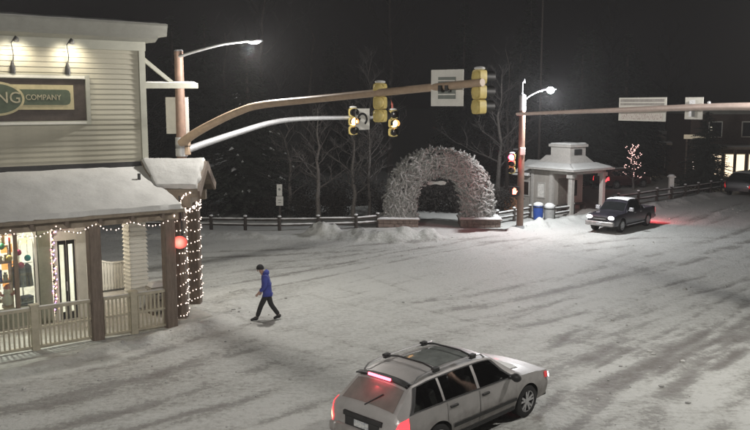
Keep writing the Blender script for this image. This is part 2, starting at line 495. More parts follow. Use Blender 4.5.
# clapboards, one by one
prof = [(2.525, 0.0), (2.486, 0.0), (2.512, 0.166), (2.525, 0.166)]
bmesh_board = MB().prism(prof, 'x', -11.95, SC-0.20).mesh('siding_board', smooth=False)
z = 4.62
while z < 8.5:
    o = mobj('siding_board', bmesh_board, M_siding, shop); o.location = (0, 0, z); z += 0.158
obj('corner_board', MB().box(SC-0.20, SC, 2.45, 2.70, 3.62, 8.62), M_trim, shop)
obj('frieze_board', MB().box(-12, SC+0.02, 2.435, 2.60, 8.52, 8.80), M_trim, shop)
mb = MB().prism([(2.6, 8.80), (2.30, 8.80), (2.08, 8.90), (2.08, 8.98), (2.6, 8.98)], 'x', -12, SC+0.30)
obj('cornice_bed', mb, M_cornice, shop, smooth=False)
mb = MB().prism([(2.9, 8.98), (2.02, 8.98), (2.0, 9.05), (1.95, 9.22), (1.92, 9.30), (1.92, 9.36), (2.9, 9.36)], 'x', -12, SC+0.58)
obj('cornice', mb, M_cornice, shop, smooth=False)
mb = MB().prism([(SC-0.1, 8.80), (SC+0.25, 8.80), (SC+0.30, 8.97), (SC-0.1, 8.97)], 'y', 2.61, 9)
obj('cornice_return', mb, M_cornice, shop, smooth=False)
obj('cornice_return', MB().box(-2, SC+0.56, 2.91, 9.1, 8.985, 9.355), M_cornice, shop, smooth=False)
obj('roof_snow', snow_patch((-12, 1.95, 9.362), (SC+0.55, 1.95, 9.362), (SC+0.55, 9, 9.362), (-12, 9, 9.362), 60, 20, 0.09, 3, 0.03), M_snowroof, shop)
# timber bracket at the corner
obj('bracket_beam', MB().beam((SC-0.02, 2.66, 7.42), (SC+1.85, 2.60, 7.44), 0.20, 0.17), M_trim, shop)
obj('bracket_brace', MB().beam((SC-0.02, 2.64, 8.30), (SC+1.0, 2.61, 7.50), 0.10, 0.12), M_trim, shop)
obj('bracket_snow', snow_patch((SC, 2.56, 7.506), (SC+1.85, 2.50, 7.526), (SC+1.85, 2.70, 7.526), (SC, 2.76, 7.506), 14, 3, 0.06, 5, 0.01, fall=0.06), M_snowroof, shop)

# ---- porch roof over the pavement
EZ, WZ = 3.72, 4.76
def roofz(t): return EZ + (WZ-EZ)*(t+0.5)/3.0
mb = MB().add([(-12,-0.5,EZ),(0.35,-0.5,EZ),(0.15,0.75,roofz(0.75)),(0.40,2.5,WZ),(-12,2.5,WZ)] +
              [(-12,-0.5,EZ-0.10),(0.35,-0.5,EZ-0.10),(0.15,0.75,roofz(0.75)-0.10),(0.40,2.5,WZ-0.10),(-12,2.5,WZ-0.10)],
              [(0,1,2,3,4),(9,8,7,6,5),(0,5,6,1),(1,6,7,2),(2,7,8,3),(3,8,9,4),(4,9,5,0)])
obj('porch_roof', mb, M_beam, shop, smooth=False)
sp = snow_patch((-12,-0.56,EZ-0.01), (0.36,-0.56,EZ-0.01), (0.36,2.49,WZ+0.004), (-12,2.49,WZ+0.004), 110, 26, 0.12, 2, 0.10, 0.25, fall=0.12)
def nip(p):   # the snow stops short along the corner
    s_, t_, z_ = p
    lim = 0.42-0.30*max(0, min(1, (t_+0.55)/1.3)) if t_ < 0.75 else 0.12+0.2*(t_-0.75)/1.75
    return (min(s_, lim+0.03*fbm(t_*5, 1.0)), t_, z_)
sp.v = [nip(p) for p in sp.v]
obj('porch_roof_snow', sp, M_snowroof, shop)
obj('flashing', MB().box(-12, SC-0.03, 2.44, 2.495, 4.80, 4.98), M_dark, shop)
obj('roof_vent', MB().cyl((-0.32,1.35,roofz(1.35)), (-0.32,1.35,roofz(1.35)+0.32), 0.05, 8), M_dark, shop)
# eave beam, rafter tails, posts
obj('eave_beam', MB().box(-12, 0.30, -0.13, 0.13, 3.36, 3.70), M_beam, shop)
rt = MB().beam((0, -0.5, 3.60), (0, 0.6, 3.60+0.38), 0.09, 0.14).mesh('rafter_tail', smooth=False)
for s_ in np.arange(-11.5, 0.2, 0.93):
    o = mobj('rafter_tail', rt, M_post, shop); o.location = (s_, 0, -0.06)
def post_mesh(w, h):
    b = MB(); e = 0.03
    poly = [(-w/2+e,-w/2),(w/2-e,-w/2),(w/2,-w/2+e),(w/2,w/2-e),(w/2-e,w/2),(-w/2+e,w/2),(-w/2,w/2-e),(-w/2,-w/2+e)]
    return b.prism(poly, 'z', 0, h).mesh('post', smooth=False)
pm = post_mesh(0.34, 3.36)
for s_ in (-9.1, -5.7, -2.27, 0.0):
    o = mobj('post', pm, M_post, shop); o.location = (s_, 0, 0)
pm2 = post_mesh(0.38, 3.62)
WRAPS = [(0.62, 0.59), (1.96, 2.43)]
for (s_, t_) in WRAPS:
    o = mobj('post', pm2, M_post, shop); o.location = (s_, t_, 0); o.rotation_euler = (0, 0, R(-37))
# corner entry gable: ridge runs out from the corner along c=(0.8,-0.6); a=(-0.6,-0.8) points to the near eave
def G(a_, c_, z_):
    px, py = 1.83, 1.10
    return (px + c_*0.8 - a_*0.6, py - c_*0.6 - a_*0.8, z_)
PK, GE = 5.02, 4.20
for sgn, nm in ((1, 'near'), (-1, 'far')):
    top = [G(0, 0, PK), G(0, -2.1, PK), G(sgn*1.28, -1.3 if sgn > 0 else -2.1, GE), G(sgn*1.28, 0, GE)]
    mb = MB().add(top + [(p[0], p[1], p[2]-0.10) for p in top], [(0,1,2,3),(7,6,5,4),(0,4,5,1),(1,5,6,2),(2,6,7,3),(3,7,4,0)])
    obj('gable_roof', mb, M_beam, shop, smooth=False)
    q = [(p[0], p[1], p[2]+0.005) for p in top]
    obj('gable_snow', snow_patch(q[3], q[2], q[1], q[0], 26, 18, 0.13, 9, 0.05, 0.2, fall=0.09), M_snowroof, shop)
    rk = MB().beam(G(0, 0.03, PK-0.14), G(sgn*1.30, 0.03, GE-0.15), 0.07, 0.26)
    obj('rake_board', rk, M_post, shop, smooth=False)
    obj('side_beam', MB().beam(G(sgn*1.14, -0.25, 3.80), G(sgn*1.14, -2.2, 3.80), 0.26, 0.34), M_beam, shop, smooth=False)
    obj('eave_board', MB().beam(G(sgn*1.26, 0, GE-0.16), G(sgn*1.26, -1.45, GE-0.16), 0.05, 0.18), M_beam, shop, smooth=False)
obj('entry_beam', MB().beam(G(-1.28, -0.6, 3.80), G(1.28, -0.6, 3.80), 0.26, 0.34), M_beam, shop, smooth=False)
mb = MB().add([G(1.15, -0.35, 3.98), G(-1.15, -0.35, 3.98), G(0, -0.35, 4.80), G(1.15, -0.45, 3.98), G(-1.15, -0.45, 3.98), G(0, -0.45, 4.80)],
              [(0,1,2),(5,4,3),(0,3,4,1),(1,4,5,2),(2,5,3,0)])
obj('gable_panel', mb, mat('gable_wood', (0.20, 0.12, 0.085), 0.8, var=0.2, stretch=(1,1,8)), shop, smooth=False)

# ---- ground floor
obj('porch_deck', MB().box(-12, 1.5, 0.2, 9, 0.0, 0.09), mat('deck_concrete', (0.50, 0.49, 0.45), 0.8, var=0.12, scale=4), shop)
M_plaster = mat('interior_wall', (0.62, 0.60, 0.55), 0.8, var=0.06)
M_pil = mat('olive_pilaster', (0.24, 0.25, 0.19), 0.65, var=0.1)
obj('pilaster', MB().box(-3.18, -2.80, 2.42, 2.7, 0.09, 3.60), M_pil, shop, bevel=0.01)
obj('wall_header', MB().box(-12, -1.72, 2.51, 2.70, 3.02, 3.61), M_trim, shop)
obj('bulkhead', MB().box(-12, -3.19, 2.50, 2.68, 0.09, 0.58), M_pil, shop)
obj('side_wall', MB().box(-1.86, -1.70, 2.71, 9, 0.09, 3.61), M_white, shop)
obj('back_wall', MB().box(-12, -1.87, 4.9, 5.0, 0.09, 3.61), M_plaster, shop)
obj('shop_ceiling', MB().box(-12, -1.87, 2.72, 4.89, 3.40, 3.60), M_plaster, shop)
win = obj('display_window', MB().box(-3.27, -3.19, 2.49, 2.68, 0.58, 3.02).box(-12, -3.19, 2.49, 2.68, 2.97, 3.015).box(-12, -3.28, 2.47, 2.68, 0.585, 0.66), M_white, shop)
for s_ in (-3.80, -5.0, -6.2):
    obj('mullion', MB().box(s_-0.06, s_+0.06, 2.52, 2.64, 0.661, 2.969), M_post, win)
for a_, b_ in ((-3.74, -3.28), (-4.94, -3.86), (-6.14, -5.06)):
    obj('pane', MB().box(a_, b_, 2.575, 2.585, 0.662, 2.968), M_glass, win)
# double door, pale trim
door = obj('door', MB().box(-2.70, -2.58, 2.50, 2.68, 0.09, 2.80).box(-2.02, -1.72, 2.46, 2.68, 0.09, 2.98).box(-2.70, -2.02, 2.48, 2.68, 2.62, 2.98), M_white, shop)
for a_, b_ in ((-2.56, -2.31), (-2.29, -2.04)):
    fr = MB().box(a_, a_+0.05, 2.55, 2.62, 0.10, 2.60).box(b_-0.05, b_, 2.55, 2.62, 0.10, 2.60).box(a_+0.05, b_-0.05, 2.55, 2.62, 0.10, 0.32).box(a_+0.05, b_-0.05, 2.55, 2.62, 2.48, 2.60)
    obj('door_leaf', fr, M_dark, door)
    obj('pane', MB().box(a_+0.051, b_-0.051, 2.58, 2.588, 0.321, 2.479), M_glass, door)
obj('door_handle', MB().cyl((-2.33, 2.52, 1.0), (-2.33, 2.52, 1.3), 0.015, 6), M_galv, door)
# clapboarded corner column
colm = obj('corner_column', MB().box(-0.25, 0.28, 2.56, 3.07, 0.09, 3.60), M_white, shop)
cb = MB()
b0 = [(-0.305,2.498),(0.335,2.498),(0.335,3.125),(-0.305,3.125)]; b1 = [(-0.255,2.553),(0.285,2.553),(0.285,3.075),(-0.255,3.075)]
cbm = MB().add([(x,y,0) for x,y in b0]+[(x,y,0.125) for x,y in b1], [(0,3,2,1),(4,5,6,7),(0,1,5,4),(1,2,6,5),(2,3,7,6),(3,0,4,7)]).mesh('siding_board', smooth=False)
z = 0.12
while z < 3.45:
    o = mobj('siding_board', cbm, M_white, colm); o.location = (0, 0, z); z += 0.135
obj('corner_column', MB().box(-0.25, 0.28, 8.4, 8.9, 0.09, 3.60), M_white, shop)

# ---- porch railing, baluster by baluster
bal = MB().box(-0.022, 0.022, -0.022, 0.022, 0.13, 1.14).mesh('baluster', smooth=False)
def railing(s0, s1):
    rl = obj('railing', MB().box(s0, s1, -0.06, 0.06, 1.14, 1.22), M_rail, shop)
    obj('middle_rail', MB().box(s0, s1, -0.035, 0.035, 0.60, 0.66), M_rail, rl); obj('bottom_rail', MB().box(s0, s1, -0.045, 0.045, 0.07, 0.13), M_rail, rl)
    n = max(2, int(round((s1-s0)/0.125)))
    for i in range(n):
        o = mobj('baluster', bal, M_rail, rl); o.location = (s0+(i+0.5)*(s1-s0)/n, 0, 0)
    obj('snow_cap', snow_patch((s0, -0.055, 1.221), (s1, -0.055, 1.221), (s1, 0.055, 1.221), (s0, 0.055, 1.221), 24, 3, 0.025, s0, 0.005, 0.6, fall=0.05), M_snowroof, rl)
for s0, s1 in ((-8.93,-7.4),(-7.2,-5.88),(-5.52,-4.1),(-3.9,-2.45),(-2.09,-1.27),(-1.07,-0.18)):
    railing(s0, s1)
np_ = MB().box(-0.1, 0.1, -0.1, 0.1, 0.0, 1.26).box(-0.12, 0.12, -0.12, 0.12, 1.26, 1.31).mesh('newel_post', smooth=False)
for s_ in (-7.3, -4.0, -1.17):
    o = mobj('newel_post', np_, M_rail, shop); o.location = (s_, 0, 0)

# ---- hanging shop sign
sgn = thing('shop_sign', 'framed dark shop sign with gold and green board above porch roof', 'sign', SHOP_O, SHOP_R)
FR = MB().box(-6.9, -1.39, 2.36, 2.51, 7.58, 7.72).box(-6.9, -1.39, 2.36, 2.51, 6.20, 6.32).box(-1.52, -1.39, 2.36, 2.51, 6.32, 7.58).box(-6.9, -6.77, 2.36, 2.51, 6.32, 7.58)
obj('frame', FR, M_trim, sgn, smooth=False)
obj('frame_moulding', MB().box(-6.7, -1.55, 2.33, 2.358, 7.60, 7.68).box(-6.7, -1.55, 2.33, 2.358, 6.22, 6.29), M_white, sgn, smooth=False)
obj('back_panel', MB().box(-6.76, -1.53, 2.42, 2.50, 6.33, 7.57), mat('sign_back_brown', (0.075, 0.058, 0.048), 0.7, var=0.15), sgn, smooth=False)
M_gold = mat('sign_gold', (0.50, 0.44, 0.26), 0.45, metal=0.1, var=0.1)
M_green = mat('sign_green', (0.075, 0.10, 0.06), 0.55, var=0.15)
def plaque(s0, s1, z0, z1, y0, y1, e):
    return MB().prism([(s0,z0),(s1,z0),(s1,z1),(s0,z1)], 'y', y0, y1) if e == 0 else MB().prism(
        [(s0+e,z0),(s1-e,z0),(s1-e*0.3,z0+e*0.3),(s1,z0+e),(s1,z1-e),(s1-e*0.3,z1-e*0.3),(s1-e,z1),(s0+e,z1),(s0,z1-e),(s0,z0+e)], 'y', y0, y1)
for sx in (1, -1):
    a_, b_ = (-3.75, -1.90) if sx > 0 else (-6.40, -4.55)
    bd = obj('name_board', plaque(a_, b_, 6.66, 7.40, 2.365, 2.418, 0), M_gold, sgn, smooth=False)
    obj('green_field', plaque(a_+0.06, b_-0.10, 6.80, 7.26, 2.345, 2.364, 0.12), M_green, bd, smooth=False)
def ellipse(cx, cz, a_, b_, y0, y1, n=40):
    return MB().prism([(cx+a_*math.cos(2*math.pi*k/n), cz+b_*math.sin(2*math.pi*k/n)) for k in range(n)], 'y', y0, y1)
ov = obj('oval', ellipse(-4.15, 6.98, 0.80, 0.50, 2.30, 2.344), M_gold, sgn, angle=60)
obj('oval_field', ellipse(-4.15, 6.98, 0.73, 0.43, 2.285, 2.299), M_green, ov, angle=60)
lm = text_mesh('COMPANY', 0.23, 0.012)
o = mobj('lettering', lm, mat('sign_letter', (0.46, 0.42, 0.29), 0.5), sgn); o.rotation_euler = (R(90), 0, 0); o.location = (-2.80, 2.335, 7.02); o.scale = (0.92, 1, 1)
lm = text_mesh('ING', 0.46, 0.012)
o = mobj('lettering', lm, MATS['sign_letter'], sgn); o.rotation_euler = (R(90), 0, 0); o.location = (-3.86, 2.275, 7.0)

# ---- gooseneck lamps over the sign
def gooseneck(s_, label):
    t = thing('gooseneck_lamp', label, 'lamp', (0,0,0), 0, 'gooseneck lamps over the shop sign')
    t.location = Vector(SHOP_O) + Matrix.Rotation(SHOP_R, 3, 'Z') @ Vector((s_, 2.36, 7.95)); t.rotation_euler = (0, 0, SHOP_R)
    obj('wall_base', MB().tube([(0,0.02,-0.22),(0,0.0,-0.05),(0,0.0,0.12)], [0.085,0.075,0.03], 10), M_dark, t)
    pts = [(0, 0, 0.05)] + [(0.03*math.sin(k*0.6), -0.03*k*0.5, 0.05+0.085*k) for k in range(1, 8)]
    pts += [(0.05, -0.20, 0.80), (0.06, -0.26, 0.83), (0.07, -0.31, 0.80)]
    obj('arm', MB().tube(pts, 0.016, 6), M_dark, t)
    sh = obj('shade', MB().tube([(0.07,-0.31,0.81),(0.07,-0.30,0.77),(0.075,-0.24,0.72)], [0.03,0.06,0.09], 10, caps=False), M_dark, t)
    obj('bulb', MB().sphere((0.074,-0.265,0.755), 0.03, 8, 5), mat('sign_bulb', (0.9,0.8,0.7), 0.3, emit=(1.0,0.85,0.65), est=1.2), t)
    ld = bpy.data.lights.new('sign_spot', 'SPOT'); ld.energy = 85; ld.color = (1.0, 0.90, 0.72); ld.spot_size = R(120); ld.spot_blend = 0.8; ld.shadow_soft_size = 0.15
    lo = bpy.data.objects.new('sign_spot', ld); COL.objects.link(lo); lo.parent = t
    lo.location = (0.08, -0.46, 0.62); lo.rotation_euler = (R(50), 0, 0)
    return t
gooseneck(-3.62, 'black gooseneck lamp above the oval on the shop sign')
gooseneck(-2.04, 'black gooseneck lamp above the word COMPANY on the sign')

# ---- shop lights (ceiling fittings)
def ceiling_lamp(s_, t_, z_, en, label, col=(1.0, 0.86, 0.68), size=0.5):
    w = Vector(SHOP_O) + Matrix.Rotation(SHOP_R, 3, 'Z') @ Vector((s_, t_, z_))
    t = thing('ceiling_lamp', label, 'lamp', w, SHOP_R)
    obj('housing', MB().box(-size/2, size/2, -0.1, 0.1, -0.06, 0), M_white, t)
    obj('diffuser', MB().box(-size/2+0.02, size/2-0.02, -0.08, 0.08, -0.075, -0.061), mat('lamp_diffuser', (0.9,0.85,0.75), 0.5, emit=(1.0,0.86,0.68), est=4.0), t)
    ld = bpy.data.lights.new('ceiling_light', 'AREA'); ld.shape = 'RECTANGLE'; ld.size = size; ld.size_y = 0.2; ld.energy = en; ld.color = col
    lo = bpy.data.objects.new('ceiling_light', ld); COL.objects.link(lo); lo.parent = t; lo.location = (0, 0, -0.09)
    return t
ceiling_lamp(-4.6, 3.2, 3.39, 420, 'white ceiling lamp behind the shop display window', (1.0, 0.93, 0.84))
ceiling_lamp(-2.3, 3.8, 3.39, 35, 'white ceiling lamp behind the shop double door')
ceiling_lamp(-0.9, 4.4, 3.60, 60, 'unseen soffit lamp added over the open shop arcade', size=0.9)  # no such fitting seen; added to brighten gate and arcade
ceiling_lamp(-3.0, 1.3, 3.60-0.0, 30, 'unseen soffit lamp added under the porch roof by the display window', size=0.6).location.z = 4.05  # also an added lamp, brightens the porch floor

# ---- goods in the display window
def SW(s_, t_, z_): return Vector(SHOP_O) + Matrix.Rotation(SHOP_R, 3, 'Z') @ Vector((s_, t_, z_))
shelf = thing('display_shelf', 'wooden shelf unit stocked with goods behind the shop window', 'shelf', SW(-4.35, 3.0, 0.09), SHOP_R)
M_shelfw = mat('shelf_wood', (0.30, 0.17, 0.10), 0.6, var=0.2)
for z_ in (0.75, 1.35, 1.95, 2.45):
    obj('shelf_board', MB().box(-0.52, 0.46, -0.16, 0.2, z_-0.02, z_+0.02), M_shelfw, shelf)
obj('side_panel', MB().box(-0.56, -0.525, -0.16, 0.2, 0, 2.7), M_shelfw, shelf); obj('side_panel', MB().box(0.465, 0.50, -0.16, 0.2, 0, 2.7), M_shelfw, shelf)
cols = [(0.50,0.05,0.05),(0.55,0.40,0.20),(0.05,0.10,0.42),(0.65,0.58,0.48),(0.30,0.15,0.07),(0.04,0.30,0.28),(0.60,0.24,0.05)]
rnd = random.Random(4)
names = ['jar', 'mug', 'box']
k = 0
for z_ in (0.77, 1.37, 1.97, 2.47):
    x = -0.44
    while x < 0.40:
        w = rnd.uniform(0.10, 0.18); hgt = rnd.uniform(0.2, 0.42); c_ = cols[rnd.randrange(len(cols))]; kind = names[rnd.randrange(3)]
        m_ = mat('goods_%d' % cols.index(c_), c_, 0.5, var=0.15)
        if kind == 'box': b = MB().box(-w/2, w/2, -0.07, 0.07, 0, hgt)
        elif kind == 'jar': b = MB().tube([(0,0,0),(0,0,hgt*0.75),(0,0,hgt*0.8),(0,0,hgt)], [w/2,w/2,w*0.3,w*0.34], 10)
        else: b = MB().cyl((0,0,0),(0,0,hgt*0.6), w/2, 10).tube([(w/2,0,hgt*0.1),(w*0.75,0,hgt*0.2),(w*0.75,0,hgt*0.42),(w/2,0,hgt*0.5)], 0.012, 5)
        o = obj(kind, b, m_); o.location = SW(-4.35+x, 2.98, 0.09+z_+0.001); o.rotation_euler = (0, 0, SHOP_R)
        lvl = {0.77: 'bottom', 1.37: 'lower', 1.97: 'middle', 2.47: 'top'}[z_]
        cn = ['red','tan','navy','cream','brown','teal','orange'][cols.index(c_)]
        tag(o, f'{cn} {kind} on the {lvl} display shelf in the shop window', kind, 'goods on the display shelves')
        x += w+rnd.uniform(0.03, 0.09); k += 1
# red and white plush figure at the sill
toy = thing('plush_toy', 'red and cream plush figure sitting low in the shop window', 'toy', SW(-4.05, 2.78, 0.66), SHOP_R)
M_red = mat('red_plush', (0.5, 0.06, 0.05), 0.9, var=0.2); M_cream = mat('cream_plush', (0.75, 0.66, 0.55), 0.9, var=0.1)
obj('stand', MB().box(-0.14, 0.14, -0.1, 0.12, 0.0, 0.10), M_shelfw, toy)
obj('body', MB().tube([(0,0,0.10),(0,0,0.2),(0,0,0.36),(0,0,0.46)], [0.12,0.16,0.13,0.06], 12), M_cream, toy)
obj('head', MB().sphere((0,-0.02,0.55), 0.10, 10, 7), M_cream, toy)
obj('hat', MB().tube([(0,0,0.59),(0.02,0,0.68),(0.06,0,0.74)], [0.11,0.07,0.02], 10), M_red, toy)
for s_ in (-1, 1):
    obj('arm', MB().tube([(s_*0.11,0,0.40),(s_*0.18,-0.02,0.42),(s_*0.21,-0.04,0.52)], [0.05,0.045,0.04], 7), M_red, toy)
star = thing('star_ornament', 'pale five pointed star hanging in the shop window', 'ornament', SW(-3.50, 2.72, 2.72), SHOP_R)
pts = [((0.20 if k % 2 == 0 else 0.085)*math.sin(math.pi*k/5), (0.20 if k % 2 == 0 else 0.085)*math.cos(math.pi*k/5)) for k in range(10)]
obj('star', MB().prism(pts, 'y', -0.02, 0.02), mat('paper_star', (0.85,0.75,0.5), 0.6, emit=(1.0,0.75,0.4), est=2.0), star, smooth=False)
obj('cord', MB().cyl((0,0,0.2),(0,0,0.68), 0.006, 5), M_white, star)
# coloured ornaments hung behind the glass
for i, (s_, z_, cn, cc) in enumerate(((-4.72,2.55,'red',(0.55,0.03,0.04)),(-4.45,2.30,'blue',(0.04,0.10,0.50)),(-4.15,2.58,'green',(0.03,0.30,0.10)),(-3.95,2.2,'gold',(0.60,0.40,0.08)),(-3.68,2.35,'pink',(0.65,0.12,0.25)),(-3.42,2.15,'teal',(0.04,0.38,0.40)),(-3.62,1.95,'crimson',(0.48,0.02,0.08)))):
    t = thing('hanging_ornament', f'{cn} ball ornament hanging behind the shop window', 'ornament', SW(s_, 2.70, z_), SHOP_R, 'ornaments hung in the shop window')
    obj('ball', MB().sphere((0,0,0), 0.10, 12, 8), mat('ornament_'+cn, cc, 0.3, var=0.1), t); obj('cord', MB().cyl((0,0,0.1),(0,0,3.39-z_), 0.006, 5), M_white, t)
for i, (s_, cn, cc) in enumerate(((-4.75,'red',(0.45,0.04,0.04)),(-4.05,'blue',(0.06,0.12,0.38)),(-3.45,'orange',(0.55,0.22,0.05)),(-5.3,'teal',(0.04,0.26,0.26)))):
    t = thing('wall_blanket', f'{cn} striped blanket hung on the back wall of the shop', 'blanket', SW(s_, 4.85, 0.9), SHOP_R, 'blankets on the shop wall')
    for k in range(6):
        obj('stripe', MB().box(-0.26, 0.26, -0.02, 0.0, k*0.28, k*0.28+0.275), mat('blanket_'+cn, cc, 0.9) if k % 2 == 0 else mat('blanket_cream', (0.62,0.55,0.42), 0.9), t)
    obj('rod', MB().cyl((-0.3,-0.02,1.7),(0.3,-0.02,1.7), 0.015, 6), M_post, t)
# garments on a stand
gar = thing('clothes_stand', 'stand of dark jackets behind the right pane of shop window', 'clothes stand', SW(-3.52, 3.05, 0.09), SHOP_R)
obj('pole', MB().cyl((0,0,0),(0,0,1.9), 0.02, 8), M_galv, gar); obj('cross_bar', MB().cyl((-0.3,0,1.85),(0.3,0,1.85), 0.015, 8), M_galv, gar)
for i, (x, c_) in enumerate(((-0.17,(0.05,0.07,0.14)),(0.0,(0.35,0.38,0.42)),(0.16,(0.08,0.09,0.11)))):
    obj('jacket', MB().tube([(x,0,1.84),(x,0,1.74),(x,0,1.4),(x,0,1.12)], [0.03,0.12,0.14,0.16], 9), mat('cloth_%d' % i, c_, 0.9, var=0.2), gar)
for i in range(4):
    o = obj('folded_sweater', MB().box(-0.2, 0.2, -0.15, 0.15, 0, 0.07), mat('cloth_%d' % (i % 3), (0.3,0.3,0.3)), bevel=0.02)
    o.location = SW(-3.5, 2.86, 0.66+0.072*i); o.rotation_euler = (0,0,SHOP_R+R(3*i))
    tag(o, ['navy','grey','charcoal','navy'][i]+' folded sweater in the pile below the jackets, '+['lowest','second up','third up','topmost'][i], 'sweater', 'folded sweaters in the shop window')
stt = obj('sweater_table', MB().box(-0.25, 0.25, -0.2, 0.2, 0.52, 0.565).box(-0.22,-0.18,-0.17,-0.13,0,0.52).box(0.18,0.22,-0.17,-0.13,0,0.52).box(-0.22,-0.18,0.13,0.17,0,0.52).box(0.18,0.22,0.13,0.17,0,0.52), M_shelfw)
stt.location = SW(-3.5, 2.86, 0.09); stt.rotation_euler = (0,0,SHOP_R); tag(stt, 'low wooden table under the folded sweaters in shop window', 'table')

# ---- white scalloped gate across the arcade, planter
gate = thing('picket_gate', 'white wooden gate with scalloped top across the shop arcade', 'gate', SW(0.35, 5.6, 0.09), SHOP_R)
M_wp = M_white
for s0, s1 in ((-1.95,-0.72),(-0.60,0.62)):
    for z_ in (0.18, 0.86):
        obj('rail', MB().box(s0, s1, -0.03, 0.03, z_, z_+0.09), M_wp, gate)
    n = 11
    for i in range(n):
        u = (i+0.5)/n; x = s0+u*(s1-s0); hh = 1.02+0.14*(2*u-1)**2
        obj('picket', MB().box(x-0.045, x+0.045, -0.055, -0.032, 0.08, hh), M_wp, gate, smooth=False)
    top = [[(s0+(s1-s0)*i/12, y, 1.02+0.14*(2*i/12-1)**2+dz) for (y, dz) in ((-0.07,0.0),(0.04,0.0),(0.04,0.05),(-0.07,0.05),(-0.07,0.0))] for i in range(13)]
    obj('cap_rail', MB().grid(top), M_wp, gate, smooth=False)
for x in (-2.0, -0.66, 0.68):
    obj('gate_post', MB().box(x-0.055, x+0.055, -0.06, 0.06, 0, 1.24).prism([(x-0.07,1.24),(x+0.07,1.24),(x,1.33)], 'y', -0.07, 0.07), M_wp, gate, smooth=False)
pl = thing('planter_box', 'grey wooden planter with scrolled ironwork and snow behind the porch railing', 'planter', SW(0.42, 1.55, 0.09), SHOP_R)
obj('box', MB().box(-0.46, 0.40, -0.22, 0.22, 0.12, 0.90).box(-0.5, 0.44, -0.26, 0.26, 0.82, 0.90), mat('planter_grey', (0.36,0.35,0.31), 0.8, var=0.15), pl, smooth=False)
for x in (-0.42, 0.36):
    obj('foot', MB().box(x-0.04, x+0.04, -0.2, 0.2, 0, 0.12), M_post, pl)
def scroll(x, z_, s_):
    return [(x+s_*0.012*k*math.cos(k*0.62), -0.235, z_+0.012*k*math.sin(k*0.62)) for k in range(1, 15)]
for x, sg in ((-0.22, 1), (0.0, -1), (0.2, 1)):
    obj('scroll', MB().tube(scroll(x, 0.56, sg), 0.014, 5), M_dark, pl)
obj('snow', snow_patch((-0.48,-0.24,0.905),(0.42,-0.24,0.905),(0.42,0.24,0.905),(-0.48,0.24,0.905), 12, 8, 0.16, 4, 0.02, 0.4, fall=0.14), M_snow, pl)
obj('shrub_tuft', MB().sphere((0.22,-0.05,1.10), 0.12, 9, 6, (1.1,0.9,0.8)), mat('dark_shrub', (0.02,0.022,0.018), 0.9), pl)

# ---- string lights
def bulbs_mesh(pts, r=0.024):
    b = MB()
    for p in pts:
        p = Vector(p)
        b.add([p+Vector(d)*r for d in ((1,0,0),(-1,0,0),(0,1,0),(0,-1,0),(0,0,1.2),(0,0,-1.2))], [(0,2,4),(2,1,4),(1,3,4),(3,0,4),(2,0,5),(1,2,5),(3,1,5),(0,3,5)])
    return b
def resample(pts, step):
    out = []; acc = 0
    for a_, b_ in zip(pts[:-1], pts[1:]):
        a_ = Vector(a_); b_ = Vector(b_); L = (b_-a_).length; x = step-acc
        while x < L:
            out.append(a_.lerp(b_, x/L)); x += step
        acc = (acc+L) % step
    return out
def string_lights(label, pts, loc, rz, step=0.085, mt=None, r=0.026):
    t = thing('string_lights', label, 'string lights', loc, rz)
    obj('cable', MB().tube(pts, 0.006, 4), M_dark, t)
    rr = random.Random(len(pts))
    ps = [p+Vector((rr.uniform(-1,1)*0.03, rr.uniform(-1,1)*0.03, rr.uniform(-1,1)*0.035)) for p in resample(pts, step)]
    stuff(obj('bulbs', bulbs_mesh(ps, r), mt or M_bulb, t, smooth=False))
    return t
for (s_, t_), lb in zip(WRAPS, ('warm white string lights wound round the porch corner post next to the red lamp', 'warm white string lights wound round the far post of the entry gable')):
    pts = []
    rr = random.Random(int(s_*100)); n = 0
    z_ = 0.12
    c4 = [(-0.215,-0.215),(0.215,-0.215),(0.215,0.215),(-0.215,0.215)]
    while z_ < 3.5:
        for (x, y) in c4:
            pts.append((x, y, z_ + rr.uniform(-0.05, 0.05))); z_ += 0.085
            if z_ > 3.5: break
    string_lights(lb, pts, SW(s_, t_, 0), 0.0, 0.12, None, 0.021)
pts = []
anch = [(-11,0),(-9.1,0),(-7.4,0),(-5.7,0),(-4.6,0),(-3.35,0),(-2.27,0),(-1.2,0),(0.15,0)]
for (a_, _), (b_, _) in zip(anch[:-1], anch[1:]):
    for k in range(8):
        u = k/8; pts.append((a_+(b_-a_)*u, -0.20, 3.44-0.9*u*(1-u)*0.9+random.uniform(-0.02, 0.02)))
string_lights('warm white string lights swagged along the porch eave beam', pts, SHOP_O, SHOP_R, 0.12, None, 0.021)
pts = [G(1.22-2.44*k/24, -0.42, 3.62-0.16*math.sin(math.pi*((k % 8)/8))) for k in range(25)]
string_lights('warm white string lights along the entry gable beam', pts, SHOP_O, SHOP_R, 0.07)
pts = [(0.10,-0.22,3.45),(0.25,-0.05,3.50),(0.45,0.15,3.70),(0.62,0.30,3.95),(0.80,0.30,4.05),(0.95,0.15,4.10)]
string_lights('bunched warm string lights where porch eave meets the entry gable', pts, SHOP_O, SHOP_R, 0.05)
